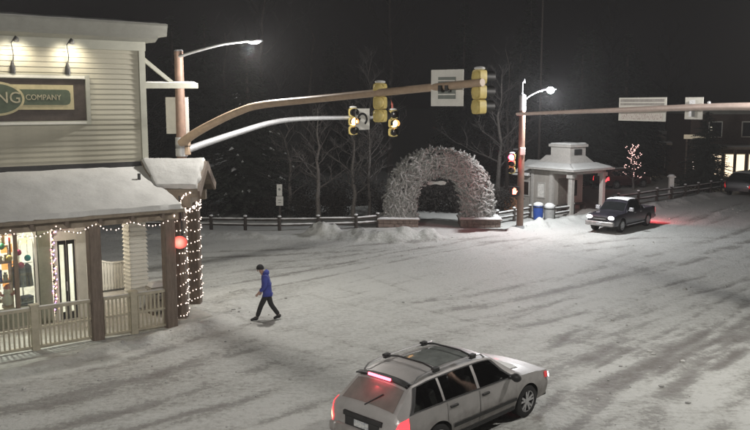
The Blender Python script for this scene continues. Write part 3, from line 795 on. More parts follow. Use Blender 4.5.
# garland round the door
gl = thing('door_garland', 'evergreen garland with coloured bulbs beside the shop door', 'garland', SHOP_O, SHOP_R)
b = MB(); rr = random.Random(8); gp = []
path = [(-2.74,2.44,0.3),(-2.74,2.44,2.9),(-2.5,2.42,3.06),(-1.75,2.42,3.10)]
for p in resample(path, 0.018):
    a_ = rr.uniform(0, 6.28); q = p+Vector((math.cos(a_), -abs(math.sin(a_)), rr.uniform(-0.6,0.6)))*0.075
    w = Vector((rr.uniform(-1,1),rr.uniform(-1,1),rr.uniform(-1,1)))*0.03
    b.add([p+w, p-w, q], [(0,1,2)])
stuff(obj('needles', b, M_needle, gl, smooth=False))
for nm, cc, sd in (('pink_bulbs',(1.0,0.25,0.35),1),('yellow_bulbs',(1.0,0.62,0.25),2),('violet_bulbs',(0.55,0.35,1.0),3)):
    rr = random.Random(sd)
    ps = [p+Vector((rr.uniform(-0.07,0.07), -0.06, rr.uniform(-0.04,0.04))) for p in resample(path, 0.13+0.02*sd)]
    stuff(obj(nm, bulbs_mesh(ps, 0.028), mat(nm, (0.5,0.5,0.5), 0.4, emit=cc, est=3.0), gl, smooth=False))
# red lamp by the corner
rl = thing('red_lamp', 'round glowing red lamp on a bracket by the light wrapped porch post', 'lamp', SW(0.34, -0.06, 2.62), 0)
obj('housing', MB().cyl((0,0.06,0),(0,0.16,0), 0.21, 14), M_dark, rl)
obj('lens', MB().sphere((0,0.03,0), 0.21, 16, 10, (1.12,0.5,0.95)), mat('red_lamp_lens', (0.5,0.05,0.04), 0.4, emit=(1.0,0.10,0.08), est=1.3), rl)
_m = MATS['red_lamp_lens']; _n = _m.node_tree; _b = _n.nodes['Principled BSDF']   # the lamp burns brightest at its middle
_tc = _n.nodes.new('ShaderNodeTexCoord'); _le = _n.nodes.new('ShaderNodeVectorMath'); _le.operation = 'LENGTH'; _n.links.new(_tc.outputs['Object'], _le.inputs[0])
_mr = _n.nodes.new('ShaderNodeMapRange'); _mr.interpolation_type = 'SMOOTHSTEP'; _mr.inputs['From Min'].default_value = 0.06; _mr.inputs['From Max'].default_value = 0.235; _mr.inputs['To Min'].default_value = 3.2; _mr.inputs['To Max'].default_value = 0.5
_n.links.new(_le.outputs['Value'], _mr.inputs['Value']); _n.links.new(_mr.outputs[0], _b.inputs['Emission Strength'])
_b.inputs['Emission Color'].default_value = (1.0, 0.16, 0.12, 1)
obj('hood', MB().tube([(0,-0.02,0.22),(0,0.16,0.22)], [0.02,0.02], 6), M_dark, rl)
obj('bracket', MB().beam((0,0.12,0.0),(0.02,0.34,0.0), 0.05, 0.05).beam((0.02,0.34,0.0),(-0.05,0.34,1.4), 0.04, 0.04), M_dark, rl)
ld = bpy.data.lights.new('red_glow', 'POINT'); ld.energy = 8; ld.color = (1.0, 0.16, 0.12); ld.shadow_soft_size = 0.15
lo = bpy.data.objects.new('red_glow', ld); COL.objects.link(lo); lo.parent = rl; lo.location = (0, -0.12, 0)
# ================================================================== street lamps, masts, signals, signs
def smooth_path(pts, n=8):
    """Catmull-Rom through the points"""
    P = [Vector(p) for p in pts]; P = [P[0]*2-P[1]] + P + [P[-1]*2-P[-2]]; out = []
    for i in range(1, len(P)-2):
        p0, p1, p2, p3 = P[i-1:i+3]
        for k in range(n):
            t = k/n
            out.append(0.5*((2*p1)+(p2-p0)*t+(2*p0-5*p1+4*p2-p3)*t*t+(3*p1-p0-3*p2+p3)*t**3))
    out.append(P[-2]); return out
def lin(a, b, n): return [a+(b-a)*i/(n-1) for i in range(n)]
def luminaire(parent, tip, dirv, power, lit_col=(1.0, 0.955, 0.895), lens=None):
    """cobra head at tip (local), pointing along dirv"""
    tip = Vector(tip); d = Vector(dirv).normalized(); a = math.atan2(d.y, d.x)
    hd = MB(); prof = [(0.0,0.05),(0.10,0.09),(0.35,0.15),(0.60,0.14),(0.72,0.08)]
    rows = []
    for x, w in prof:
        rows.append([(x, w*math.cos(q), 0.055*math.sin(q)*(1 if math.sin(q) > 0 else 0.35)) for q in [2*math.pi*k/12 for k in range(13)]])
    hd.grid(rows)
    hd.add([(0.0,0.05*math.cos(2*math.pi*k/12),0.03*math.sin(2*math.pi*k/12)) for k in range(12)], [tuple(range(12))])
    hd.add([(0.72,0.08*math.cos(2*math.pi*k/12),0.03*math.sin(2*math.pi*k/12)) for k in range(12)], [tuple(range(12))])
    mt = Matrix.Translation(tip) @ Matrix.Rotation(a, 4, 'Z')
    head = obj('lamp_head', hd.xform(mt), M_galv, parent)
    ln = MB().sphere((0.42, 0, -0.03), 0.17, 12, 6, (1.25, 0.95, 1.0 if lens is None else 0.3)).xform(mt)
    obj('lens', ln, lens or M_led, head)
    ld = bpy.data.lights.new('street_light', 'POINT'); ld.energy = power; ld.color = lit_col; ld.shadow_soft_size = 0.2
    lo = bpy.data.objects.new('street_light', ld); COL.objects.link(lo); lo.parent = parent
    lo.location = tip + Vector((math.cos(a), math.sin(a), 0))*0.42 + Vector((0, 0, -0.36))
    return head
def bolts(parent, r, z):
    obj('base_plate', MB().box(-r*2, r*2, -r*2, r*2, 0, z).cyl((0,0,z),(0,0,z+0.25), r*1.5, 12), M_galv, parent)

# ---- left corner mast
LP = Vector((-7.02, 30.0, 0))
ml = thing('signal_mast', 'brown steel signal mast with two curved arms behind the corner shop', 'signal mast', LP)
bolts(ml, 0.19, 0.05)
obj('pole', MB().tube([(0,0,0.05),(0,0,5.0),(0,0,8.70)], [0.20,0.185,0.16], 12), M_brown, ml)
obj('pole_cap', MB().cyl((0,0,8.70),(0,0,8.76), 0.175, 12, 0.12), M_galv, ml)
A1 = [(-7.0,29.9,5.44),(-6.4,29.45,5.80),(-5.55,28.75,6.20),(-4.6,27.9,6.57),(-3.67,27.0,6.80),(-1.2,24.15,7.02),(2.55,19.8,7.33)]
p = [q-LP for q in smooth_path(A1)]
obj('arm', MB().tube(p, lin(0.165, 0.095, len(p)), 12), M_tan, ml)
A2 = [(-6.9,30.1,5.16),(-6.1,30.5,5.45),(-5.05,31.0,5.80),(-4.0,31.7,6.12),(-2.93,32.4,6.26),(-1.0,33.17,6.30),(0.66,33.82,6.32)]
p = [q-LP for q in smooth_path(A2)]
obj('arm', MB().tube(p, lin(0.135, 0.065, len(p)), 12), M_galv, ml)
for z_ in (5.44, 5.16):
    obj('clamp', MB().tube([(0,0,z_-0.2),(0,0,z_+0.2)], 0.225, 12), M_galv, ml)
    obj('flange', MB().box(-0.02, 0.3, -0.16, 0.16, z_-0.16, z_+0.2), M_tan, ml, bevel=0.02)
AL = [(-7.0,29.9,8.50),(-6.3,29.6,8.68),(-5.3,29.15,8.88),(-4.5,28.8,8.95)]
p = [q-LP for q in smooth_path(AL)]
obj('lamp_arm', MB().tube(p, lin(0.055, 0.04, len(p)), 8), M_galv, ml)
luminaire(ml, Vector((-4.5,28.8,8.95))-LP, (0.9,-0.4,0), 1850, lens=M_leddim)
sp_ = obj('pole_board', MB().box(-0.42, 0.42, 0.0, 0.03, -0.66, 0.66), M_whitesign)
sp_.location = (-7.20, 30.26, 6.42); sp_.rotation_euler = (0, 0, R(-4)); tag(sp_, 'tall blank white board strapped behind the brown signal mast', 'sign')
# snow lying on the galvanised arm
# ---- right-hand corner pole with lamp
RP = Vector((7.87, 44.4, 0))
mr_ = thing('street_lamp', 'slim brown street lamp pole with lit white lamp beside the antler arch', 'street lamp', RP)
bolts(mr_, 0.17, 0.05)
obj('pole', MB().tube([(0,0,0.05),(0,0,4.5),(0,0,6.5)], [0.19,0.175,0.17], 12), M_brown, mr_)
obj('pole_top', MB().tube([(0,0,6.5),(0,0,7.30),(0,0,7.36)], [0.18,0.17,0.12], 12), M_galv, mr_)
p = smooth_path([(0.1,0,7.05),(0.35,-0.1,7.28),(0.75,-0.25,7.50),(1.0,-0.33,7.58)])
obj('lamp_arm', MB().tube(p, 0.04, 8), M_galv, mr_)
luminaire(mr_, (1.0,-0.33,7.60), (0.85,-0.5,0), 3400, (0.97, 0.98, 1.0))
obj('antenna', MB().cyl((-0.02,0,7.36),(-0.02,0,8.0), 0.025, 8).tube([(-0.02,0,7.95),(0.08,-0.05,8.12),(0.10,-0.05,7.95)], [0.05,0.06,0.03], 8), M_galv, mr_)
obj('control_box', MB().box(-0.12, 0.16, -0.30, -0.16, 4.15, 4.55), M_whitesign, mr_, bevel=0.02)
obj('bracket', MB().beam((0,0,4.45),(-0.5,-0.25,4.45), 0.05, 0.05).beam((0,0,3.2),(-0.5,-0.25,3.2), 0.05, 0.05).beam((0,0,2.22),(-0.36,-0.2,2.22), 0.05, 0.05), M_dark, mr_)
# ---- near right-hand mast (its pole stands outside the picture)
NP = Vector((13.0, 17.3, 0))
mn = thing('signal_mast', 'pale signal mast whose long straight arm reaches across the road with two signs', 'signal mast', NP)
bolts(mn, 0.19, 0.05)
obj('pole', MB().tube([(0,0,0.05),(0,0,8.9)], [0.20,0.15], 12), M_brown, mn)
AN = [(13.0,17.3,6.2),(12.3,18.8,6.62),(10.36,23.0,6.76),(8.0,28.08,6.62),(5.66,33.1,6.44)]
p = [q-NP for q in smooth_path(AN)]
obj('arm', MB().tube(p, lin(0.16, 0.06, len(p)), 12), mat('pinkish_mast_paint', (0.50,0.40,0.36), 0.4, var=0.08), mn)
obj('clamp', MB().tube([(0,0,6.0),(0,0,6.4)], 0.225, 12), M_galv, mn)
p = smooth_path([(0,0,8.6),(-0.9,0.7,8.85),(-1.9,1.5,8.95)])
obj('lamp_arm', MB().tube(p, 0.045, 8), M_galv, mn)
luminaire(mn, (-1.9,1.5,8.95), (-0.8,0.6,0), 2500)
obj('cable_node', MB().sphere((9.75-13.0, 24.3-17.3, 6.86), 0.06, 8, 5).cyl((9.75-13, 24.3-17.3, 6.7),(9.75-13, 24.3-17.3, 6.86), 0.03, 6), M_galv, mn)
# ---- near left-hand street lamp, outside the picture on the camera's corner
QP = Vector((-7.0, 4.0, 0))
mq = thing('street_lamp', 'street lamp on the pavement corner below the camera', 'street lamp', QP)
bolts(mq, 0.19, 0.05)
obj('pole', MB().tube([(0,0,0.05),(0,0,8.9)], [0.19,0.15], 12), M_brown, mq)
p = smooth_path([(0,0,8.6),(0.9,0.9,8.85),(1.7,1.9,8.95)])
obj('lamp_arm', MB().tube(p, 0.045, 8), M_galv, mq)
luminaire(mq, (1.7,1.9,8.95), (0.6,0.8,0), 3100)

# ---- traffic signal heads
def face_rot(fx, fy): return math.atan2(fy, fx)+math.pi/2
def traffic_signal(loc, fdir, label, lit=None, back=False, group='traffic signals on the masts'):
    t = thing('traffic_signal', label, 'traffic signal', loc, face_rot(*fdir), group)
    W, D, Hs = 0.34, 0.20, 0.355
    for i, zc in enumerate((Hs, 0, -Hs)):
        hs = MB()
        poly = []
        for k in range(16):
            a = 2*math.pi*k/16; x = math.cos(a); z_ = math.sin(a)
            e = 0.45
            poly.append((W/2*math.copysign(abs(x)**e, x), zc+Hs/2*0.985*math.copysign(abs(z_)**e, z_)))
        hs.prism(poly, 'y', -D/2, D/2)
        hs.sphere((0, D/2, zc), 0.165, 14, 8, (1, 0.5, 1))
        o = obj('housing', hs, M_yellow, t, angle=30)
        vz = []
        for k in range(13):
            a = R(-40)+R(260)*k/12
            vz.append([(0.155*math.cos(a), -D/2-0.002, zc+0.155*math.sin(a)), (0.16*math.cos(a), -D/2-0.27+0.04*(k in (0,12)), zc+0.16*math.sin(a)+0.0)])
        vi = [[(q[0]*0.95, q[1], zc+(q[2]-zc)*0.95) for q in row] for row in vz]
        obj('visor', MB().grid(vz).grid(vi), M_black, t)
        mt_ = {'red': (M_redlit, 0), 'amber': (M_amber, 1)}.get(lit, (None, -1))
        obj('lens', MB().sphere((0, -D/2, zc), 0.15, 14, 8, (1, 0.25, 1)), mt_[0] if mt_[1] == i else M_lensoff, t)
    obj('hanger', MB().cyl((0,0.02,Hs*1.5),(0,0.02,Hs*1.5+0.07), 0.04, 8).cyl((0,0.02,-Hs*1.5-0.05),(0,0.02,-Hs*1.5), 0.035, 8), M_dark, t)
    obj('snow_cap', MB().sphere((0,0.0,Hs*1.5+0.03), 0.15, 12, 6, (1.05,0.85,0.32)), M_snow, t)
    return t
D1 = Vector((0.80, 0.60, 0)); NN = Vector((0.60, -0.80, 0))
traffic_signal(Vector((2.40,20.0,7.11))+D1*0.14, (0.86,0.50), 'yellow signal head seen from behind at the tip of the tan mast arm')
traffic_signal(Vector((-0.10,22.57,6.86))+D1*0.30, (0.45,0.89), 'yellow signal head seen from behind the middle of the tan mast arm')
traffic_signal(Vector((-1.0,33.2,6.15))+NN*0.22, (0.25,-0.97), 'amber lit signal head beside the square arrow sign on grey arm', 'amber')
t2 = traffic_signal(Vector((0.60,33.75,6.06))+NN*0.22, (0.35,-0.94), 'amber lit signal head hanging at the tip of the grey arm by a red pipe', 'amber')
obj('hanger_pipe', MB().tube(smooth_path([(0.0,0.1,0.56),(0.0,0.12,0.78),(-0.12,0.15,0.95),(-0.28,0.2,1.0)]), 0.045, 8), mat('red_pipe', (0.40,0.10,0.07), 0.5), t2)
traffic_signal(Vector((7.34,44.15,3.69)), (-0.35,-1), 'red lit signal head on the side of the street lamp pole by the arch', 'red')
ld = bpy.data.lights.new('red_signal_glow', 'POINT'); ld.energy = 105; ld.color = (1.0, 0.05, 0.10); ld.shadow_soft_size = 0.12
lo = bpy.data.objects.new('red_signal_glow', ld); COL.objects.link(lo); lo.location = (7.22, 43.72, 4.02)
# arms that carry the heads
for a_, b_ in (((-1.0,33.2,6.29), NN),):
    pass
# ---- square turn sign beside the first amber head
ts = thing('turn_sign', 'square white sign with curved black arrow on the grey mast arm', 'sign', Vector((-0.62,33.28,6.24))+NN*0.2, face_rot(0.62,-0.78))
obj('plate', MB().box(-0.36, 0.36, 0, 0.012, -0.42, 0.42), M_whitesign, ts)
M_ink = mat('black_ink', (0.012,0.012,0.012), 0.6)
arc = [[((r_)*math.cos(a), -0.004, 0.0+(r_)*math.sin(a)) for r_ in (0.17, 0.26)] for a in [R(-60)+R(230)*k/16 for k in range(17)]]
obj('arrow', MB().grid(arc).add([(-0.33,-0.004,0.02),(-0.08,-0.004,0.06),(-0.19,-0.004,-0.16)], [(0,1,2)]), M_ink, ts, smooth=False)
# ---- pedestrian signal
ps_ = thing('pedestrian_signal', 'boxed pedestrian signal with a lit orange hand on lamp pole', 'pedestrian signal', (7.50,44.12,2.22), face_rot(-0.3,-1))
obj('housing', MB().box(-0.24, 0.24, -0.08, 0.12, -0.24, 0.24), M_black, ps_, bevel=0.02)
obj('hood', MB().box(-0.25, 0.25, -0.24, -0.081, 0.22, 0.25).box(-0.25,-0.23,-0.24,-0.081,-0.1,0.22).box(0.23,0.25,-0.24,-0.081,-0.1,0.22), M_black, ps_)
hand = MB().box(-0.09, 0.09, -0.09, -0.082, -0.17, 0.02)
for i, hh in enumerate((0.11, 0.17, 0.18, 0.14)):
    x = -0.09+i*0.048; hand.box(x, x+0.036, -0.09, -0.082, 0.021, hh)
hand.add([(0.091,-0.086,-0.12),(0.17,-0.086,0.0),(0.14,-0.086,0.03),(0.091,-0.086,-0.03)], [(0,1,2,3)])
obj('hand_symbol', hand, mat('hand_lit', (0.7,0.3,0.2), 0.4, emit=(1.0,0.16,0.10), est=9.0), ps_, smooth=False)
# ---- boards on the arms
bs = thing('mast_sign', 'square white framed sign seen from behind near the tan arm tip', 'sign', Vector((1.66,20.68,7.22))+D1*0.16, face_rot(0.45,0.80)+math.pi)
obj('plate', MB().box(-0.44, 0.44, 0.012, 0.03, -0.45, 0.45), M_whitesign, bs)
for z0, z1 in ((0.09, 0.27), (-0.27, -0.05)):
    obj('grey_panel', MB().box(-0.24, 0.24, 0.0, 0.011, z0, z1), M_signgrey, bs)
    obj('stiffener', MB().box(-0.23, 0.23, -0.02, -0.001, (z0+z1)/2-0.015, (z0+z1)/2+0.015), M_whitesign, bs)
obj('clamp', MB().box(-0.13, -0.05, -0.25, -0.02, -0.09, 0.06).box(0.05, 0.13, -0.25, -0.02, -0.09, 0.06), M_dark, bs)
M_smudge = mat('sign_face_marks', (0.66,0.62,0.58), 0.5, scale=9, stretch=(3,1,1.6), col2=(0.22,0.10,0.09), thr=(0.36,0.47))
BN = Vector((0.907, 0.421, 0))
b1 = thing('street_name_sign', 'wide white street sign with worn reddish lettering on the straight arm', 'sign', Vector((8.50,27.0,6.66))+BN*0.20, face_rot(-0.907,-0.421))
obj('plate', MB().box(-1.08, 1.08, 0, 0.02, -0.38, 0.38), M_whitesign, b1)
obj('worn_lettering', MB().box(-0.95, 0.95, -0.006, -0.001, -0.33, -0.13), M_smudge, b1)
obj('grey_band', MB().box(-1.0, 1.0, -0.006, -0.001, 0.13, 0.20).box(-1.0, 1.0, -0.006, -0.001, 0.24, 0.33), mat('sign_grey_light', (0.36,0.34,0.32), 0.5), b1)
b2 = thing('arm_sign', 'small square white sign on the straight mast arm', 'sign', Vector((9.43,25.0,6.70))+BN*0.2, face_rot(-0.907,-0.421))
obj('plate', MB().box(-0.35, 0.35, 0, 0.02, -0.33, 0.33), M_whitesign, b2)
obj('bracket', MB().box(-0.05, 0.05, -0.14, -0.002, -0.25, 0.25), M_galv, b2)
# ================================================================== the park corner: antler arch, fences, trees, hut
# ---- antlers
def antler_mb(seed):
    r = random.Random(seed); b = MB()
    L = r.uniform(0.85, 1.1); c = r.uniform(0.16, 0.26)
    def P(u): return Vector((L*(u-0.5), c*math.sin(u*2.5)*1.4-0.12, 0.05*math.sin(u*6)))
    b.tube([P(u) for u in (0, 0.2, 0.42, 0.64, 0.84, 1.0)], [0.105, 0.10, 0.092, 0.08, 0.062, 0.03], 5, caps=False)
    for u in (0.10, 0.42, 0.74):
        p = P(u); d = Vector((r.uniform(0.2, 0.6), r.uniform(0.5, 0.9)*(1 if r.random() < 0.8 else -1), r.uniform(-0.5, 0.5))).normalized(); l = r.uniform(0.18, 0.32)
        q = p+d*l*0.55; e = p+d*l+Vector((0.10, 0, 0.03))
        b.tube([p, q, e], [0.070, 0.058, 0.026], 4, caps=False)
    return b
ANT = [antler_mb(100+k) for k in range(6)]
ANTM = [b.mesh('antler', True, 60) for b in ANT]
ARCH_O = Vector((3.62, 46.6, 0.0)); ARCH_R = R(-1)
arch = thing('antler_arch', 'round arch built of hundreds of pale elk antlers on stone plinths', 'arch', ARCH_O, ARCH_R)
def arch_pt(a, r_):  # a 0..pi, r_ 0 inner .. 1 outer -> (x,z); superellipse legs
    ca_, sa_ = math.cos(a), math.sin(a)
    def se(rx, rz, n):
        k = (abs(ca_/rx)**n+abs(sa_/rz)**n)**(-1/n); return ca_*k, sa_*k
    xi, zi = se(1.30, 2.30, 2.6); xo, zo = se(3.12, 3.85, 2.35)
    return xi+(xo-xi)*r_, 0.5+zi+(zo-zi)*r_
DEP = 0.72
# inner mass so that the arch is solid; dark colour paints shade between antlers
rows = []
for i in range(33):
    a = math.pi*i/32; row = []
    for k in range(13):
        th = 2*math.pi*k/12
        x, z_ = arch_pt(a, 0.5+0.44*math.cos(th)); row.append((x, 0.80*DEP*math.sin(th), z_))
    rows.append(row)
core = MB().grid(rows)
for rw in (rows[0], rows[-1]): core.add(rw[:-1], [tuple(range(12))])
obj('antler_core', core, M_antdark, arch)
rr = random.Random(11)
def rand_place(front):
    a = math.pi*(rr.random()*1.0)
    # more uniform by arc: bias to legs
    if front:
        r_ = rr.uniform(0.05, 0.93); x, z_ = arch_pt(a, r_); edge = 1-abs(2*r_-1)**3
        y = -DEP*(0.62+0.38*edge)+rr.uniform(-0.06, 0.1); nrm = Vector((0, -1, 0))
    else:
        side = rr.random()
        if side < 0.55: r_ = rr.uniform(0.90, 0.96)
        elif side < 0.75: r_ = rr.uniform(0.03, 0.09)
        else: r_ = rr.uniform(0.1, 0.9)
        x, z_ = arch_pt(a, r_)
        y = rr.uniform(-0.7, 0.75) if side < 0.75 else 0.72*DEP+rr.uniform(0, 0.15)
        nrm = (Vector((x, 0, z_-1.6)).normalized()*(1 if r_ > 0.5 else -1)) if side < 0.75 else Vector((0, 1, 0))
    return a, Vector((x, y, max(z_, 0.45))), nrm
def ant_matrix(a, p, nrm):
    tang = Vector((-math.sin(a), 0, math.cos(a)))
    d = (tang*rr.choice((-1, 1))+Vector((rr.gauss(0, 0.75), rr.gauss(0, 0.12), rr.gauss(0, 0.75)))).normalized()
    n_ = (nrm + Vector((rr.gauss(0, .25), rr.gauss(0, .25), rr.gauss(0, .25)))).normalized()
    n_ = (n_-d*n_.dot(d)).normalized(); s_ = n_.cross(d)
    m3 = Matrix((d, s_, n_)).transposed().to_4x4()
    return Matrix.Translation(p) @ m3 @ Matrix.Scale(rr.uniform(0.45, 0.63), 4)
for i in range(300):
    a, p, nrm = rand_place(rr.random() < 0.8)
    o = mobj('antler', ANTM[i % 6], M_antler, arch); o.matrix_local = ant_matrix(a, p+nrm*0.05, nrm)
rest = MB()
for i in range(1200):
    a, p, nrm = rand_place(rr.random() < 0.62)
    m_ = ant_matrix(a, p, nrm); src = ANT[i % 6]; n = len(rest.v)
    rest.v += [tuple(m_ @ Vector(q)) for q in src.v]; rest.f += [tuple(k+n for k in f_) for f_ in src.f]
stuff(obj('antler_mass', rest, M_antler, arch, True, 60))
for sx in (-1, 1):
    pb = obj('plinth', MB().box(sx*2.3-1.12, sx*2.3+1.12, -0.92, 0.95, 0.0, 0.40), M_stone, arch)
    rs = random.Random(sx+5)
    for (fy, y0, y1) in ((0, -0.99, -0.925),):
        for row in range(2):
            x = sx*2.3-1.12+ (0.0 if row else -0.0)
            while x < sx*2.3+1.10:
                w = min(rs.uniform(0.26, 0.42), sx*2.3+1.12-x)
                if w > 0.06:
                    obj('stone', MB().box(x+0.008, x+w-0.008, y0+rs.uniform(-0.015,0.015), y1, 0.02+row*0.19, 0.20+row*0.19), M_stone, pb, smooth=False, bevel=0.015)
                x += w
    obj('cap_stone', MB().box(sx*2.3-1.2, sx*2.3+1.2, -1.05, 1.0, 0.402, 0.47), M_stone, pb, bevel=0.015)
    obj('snow_cap', snow_patch((sx*2.3-1.2,-1.05,0.472),(sx*2.3+1.2,-1.05,0.472),(sx*2.3+1.2,1.0,0.472),(sx*2.3-1.2,1.0,0.472), 26, 16, 0.09, sx, 0.03, 0.5), M_snow, pb)
# pale bow-shaped board hanging in the opening
hb = thing('hanging_board', 'pale bow shaped board with snow hanging inside the antler arch', 'sign', ARCH_O+Vector((-0.2,-0.1,2.44)), ARCH_R)
pts = [(-0.62,0.02),(-0.55,-0.10),(-0.3,-0.13),(0,-0.07),(0.3,-0.13),(0.55,-0.10),(0.62,0.02),(0.45,0.11),(0.2,0.10),(0,0.06),(-0.2,0.10),(-0.45,0.11)]
obj('board', MB().prism(pts, 'y', -0.04, 0.04), mat('bleached_board', (0.78,0.76,0.72), 0.7, var=0.08), hb, smooth=False)
for x in (-0.35, 0.35): obj('chain', MB().cyl((x,0,0.08),(x,0,0.45), 0.012, 5), M_dark, hb)

# ---- rail fences with snow on the rails
def fence(pts, label, group='rail fences round the park', spacing=2.15, phase=0.0, hgt=0.62):
    t = thing('rail_fence', label, 'fence', (pts[0][0], pts[0][1], 0), 0, group)
    o0 = Vector((pts[0][0], pts[0][1], 0))
    P = [Vector((x, y, 0))-o0 for x, y in pts]
    stops = [P[0]]
    for a_, b_ in zip(P[:-1], P[1:]):
        n = max(1, round((b_-a_).length/spacing))
        for k in range(1, n+1): stops.append(a_.lerp(b_, k/n))
    rp = random.Random(len(stops))
    for q in stops:
        obj('post', MB().tube([q+Vector((0,0,-0.1)), q+Vector((rp.uniform(-.02,.02),0,hgt+0.16))], [0.10,0.09], 7), M_fence, t)
        obj('snow_cap', MB().sphere((q.x, q.y, hgt+0.17), 0.11, 8, 5, (1,1,0.55)), M_snow, t)
    for a_, b_ in zip(stops[:-1], stops[1:]):
        for z_ in (hgt*0.48, hgt*0.95):
            dz = rp.uniform(-0.02, 0.02)
            obj('rail', MB().tube([a_+Vector((0,0,z_+dz)), (a_+b_)*0.5+Vector((0,0,z_-0.01)), b_+Vector((0,0,z_-dz))], [0.055,0.062,0.055], 6), M_fence, t)
            pts_ = [a_.lerp(b_, k/8)+Vector((0,0,z_+0.055+dz*(1-k/4))) for k in range(9)]
            obj('rail_snow', MB().tube(pts_, [0.02]+[0.05+rp.uniform(-0.012,0.012) for _ in range(7)]+[0.02], 6), M_snow, t)
    return t
fence([(-24,46.5),(-15.5,45.6),(-9.0,44.9),(-5.2,44.5),(-1.05,45.2),(0.15,45.8)], 'long dark rail fence with snowy rails running from the shop to the arch')
fence([(7.05,47.1),(9.4,49.6)], 'short dark rail fence between the antler arch and the bins')
fence([(10.75,49.3),(12.25,50.6)], 'short dark rail fence between the bins and the hut porch post')
fence([(16.2,54.6),(20,58.2),(26,63.6),(30,67.3)], 'dark rail fence running beside the road past the hut', hgt=0.8)

# ---- bins, park sign, snowy post
def bin_(loc, label, mt_, r, hgt, snow_h):
    t = thing('litter_bin', label, 'bin', loc)
    obj('body', MB().tube([(0,0,0),(0,0,0.08),(0,0,hgt*0.5),(0,0,hgt)], [r*0.88,r*0.93,r,r*1.02], 14), mt_, t)
    obj('rim', MB().tube([(0,0,hgt-0.03),(0,0,hgt+0.03)], [r*1.08,r*1.08], 14), M_dark, t)
    obj('lid', MB().tube([(0,0,hgt+0.03),(0,0,hgt+0.12),(0,0,hgt+0.16)], [r*1.0,r*0.8,r*0.3], 14), mt_, t)
    obj('snow_cap', MB().sphere((0,0,hgt+0.12), r*1.02, 14, 7, (1,1,snow_h)), M_snow, t)
bin_((9.75,48.9,0), 'blue recycling bin with snow on top beside the hut', mat('bin_blue', (0.02,0.07,0.32), 0.45, var=0.1), 0.30, 0.78, 0.55)
bin_((10.42,48.9,0), 'grey litter bin with snow on top beside the blue bin', mat('bin_grey', (0.34,0.34,0.33), 0.6, var=0.12), 0.31, 0.68, 0.7)
sg = thing('park_sign', 'narrow white sign boards on a post behind the rail fence', 'sign', (-5.35, 46.0, 0), R(-3))
obj('post', MB().box(-0.05,0.05,0.0,0.08,0,2.35), M_fence, sg)
obj('upper_board', MB().box(-0.15,0.15,-0.03,-0.001,1.75,2.4), M_whitesign, sg); obj('lower_board', MB().box(-0.2,0.2,-0.03,-0.001,1.2,1.72), M_whitesign, sg)
obj('symbol', MB().cyl((0,-0.036,2.12),(0,-0.031,2.12), 0.07, 10).box(-0.10,0.10,-0.036,-0.031,1.5,1.53).box(-0.08,0.08,-0.036,-0.031,1.36,1.39), M_signgrey, sg)
pp = thing('bollard_post', 'pale square post with snow cap at the kerb beyond the pickup', 'post', (21.7, 60.2, 0))
obj('shaft', MB().box(-0.16,0.16,-0.16,0.16,0,1.55), M_whitesign, pp, bevel=0.02); obj('cap', MB().box(-0.24,0.24,-0.24,0.24,1.55,1.65), M_whitesign, pp)
obj('snow_cap', MB().sphere((0,0,1.67), 0.26, 10, 6, (1,1,0.45)), M_snow, pp)

# ---- visitor hut
HO = Vector((12.05, 50.2, 0)); hut = thing('hut', 'small grey park hut with porch posts and stepped parapet', 'hut', HO, R(37))
M_hut = mat('hut_grey_boards', (0.36,0.335,0.30), 0.75, var=0.14, scale=5, stretch=(9,9,0.5), bump=0.3)
M_hutt = mat('hut_trim', (0.42,0.40,0.37), 0.7, var=0.1)
# local: x along d1 (right, away), y inwards (left, away)
obj('wall', MB().box(0.1, 3.1, 1.7, 3.4, 0, 2.75), M_hut, hut, smooth=False)
obj('wing_wall', MB().box(0.25, 2.9, 3.401, 4.7, 0, 2.25), M_hut, hut, smooth=False)
for x, y in ((0.1,0.15),(3.1,0.15)):
    ps2 = obj('post', MB().box(x-0.14, x+0.14, y-0.14, y+0.14, 0, 2.55), M_hutt, hut, bevel=0.02)
    obj('post_capital', MB().box(x-0.22, x+0.22, y-0.22, y+0.22, 2.35, 2.60), M_hutt, ps2)
obj('porch_beam', MB().box(-0.05, 3.25, 0.02, 0.28, 2.56, 2.78).box(-0.05, 0.23, 0.281, 1.69, 2.561, 2.779).box(2.97, 3.25, 0.281, 1.69, 2.561, 2.779), M_hutt, hut, smooth=False)
obj('porch_floor', MB().box(-0.2, 3.4, -0.1, 1.69, 0, 0.12), M_hutt, hut)
obj('porch_bench', MB().box(0.5, 2.9, 1.25, 1.6, 0.45, 0.55).box(0.5,0.6,1.25,1.6,0.12,0.45).box(2.8,2.9,1.25,1.6,0.12,0.45), M_fence, hut)
# hipped skirt roof sweeping up to a stepped parapet block
def frust(b, x0,x1,y0,y1,z0, u0,u1,v0,v1,z1):
    return b.add([(x0,y0,z0),(x1,y0,z0),(x1,y1,z0),(x0,y1,z0),(u0,v0,z1),(u1,v0,z1),(u1,v1,z1),(u0,v1,z1)], [(0,3,2,1),(4,5,6,7),(0,1,5,4),(1,2,6,5),(2,3,7,6),(3,0,4,7)])
b = MB(); frust(b, -0.40,3.60,-0.40,3.55,2.78, -0.40,3.60,-0.40,3.55,2.88)
frust(b, -0.36,3.56,-0.36,3.52,2.881, 0.45,2.75,0.55,3.2,3.18); frust(b, 0.45,2.75,0.55,3.2,3.181, 0.85,2.35,0.95,2.9,3.62)
obj('porch_roof', b, M_hutt, hut, smooth=False)
sn = obj('roof_snow', snow_patch((-0.38,-0.38,2.89),(3.58,-0.38,2.89),(2.75,0.55,3.19),(0.45,0.55,3.19), 26, 8, 0.07, 6, 0.02), M_snowroof, hut)
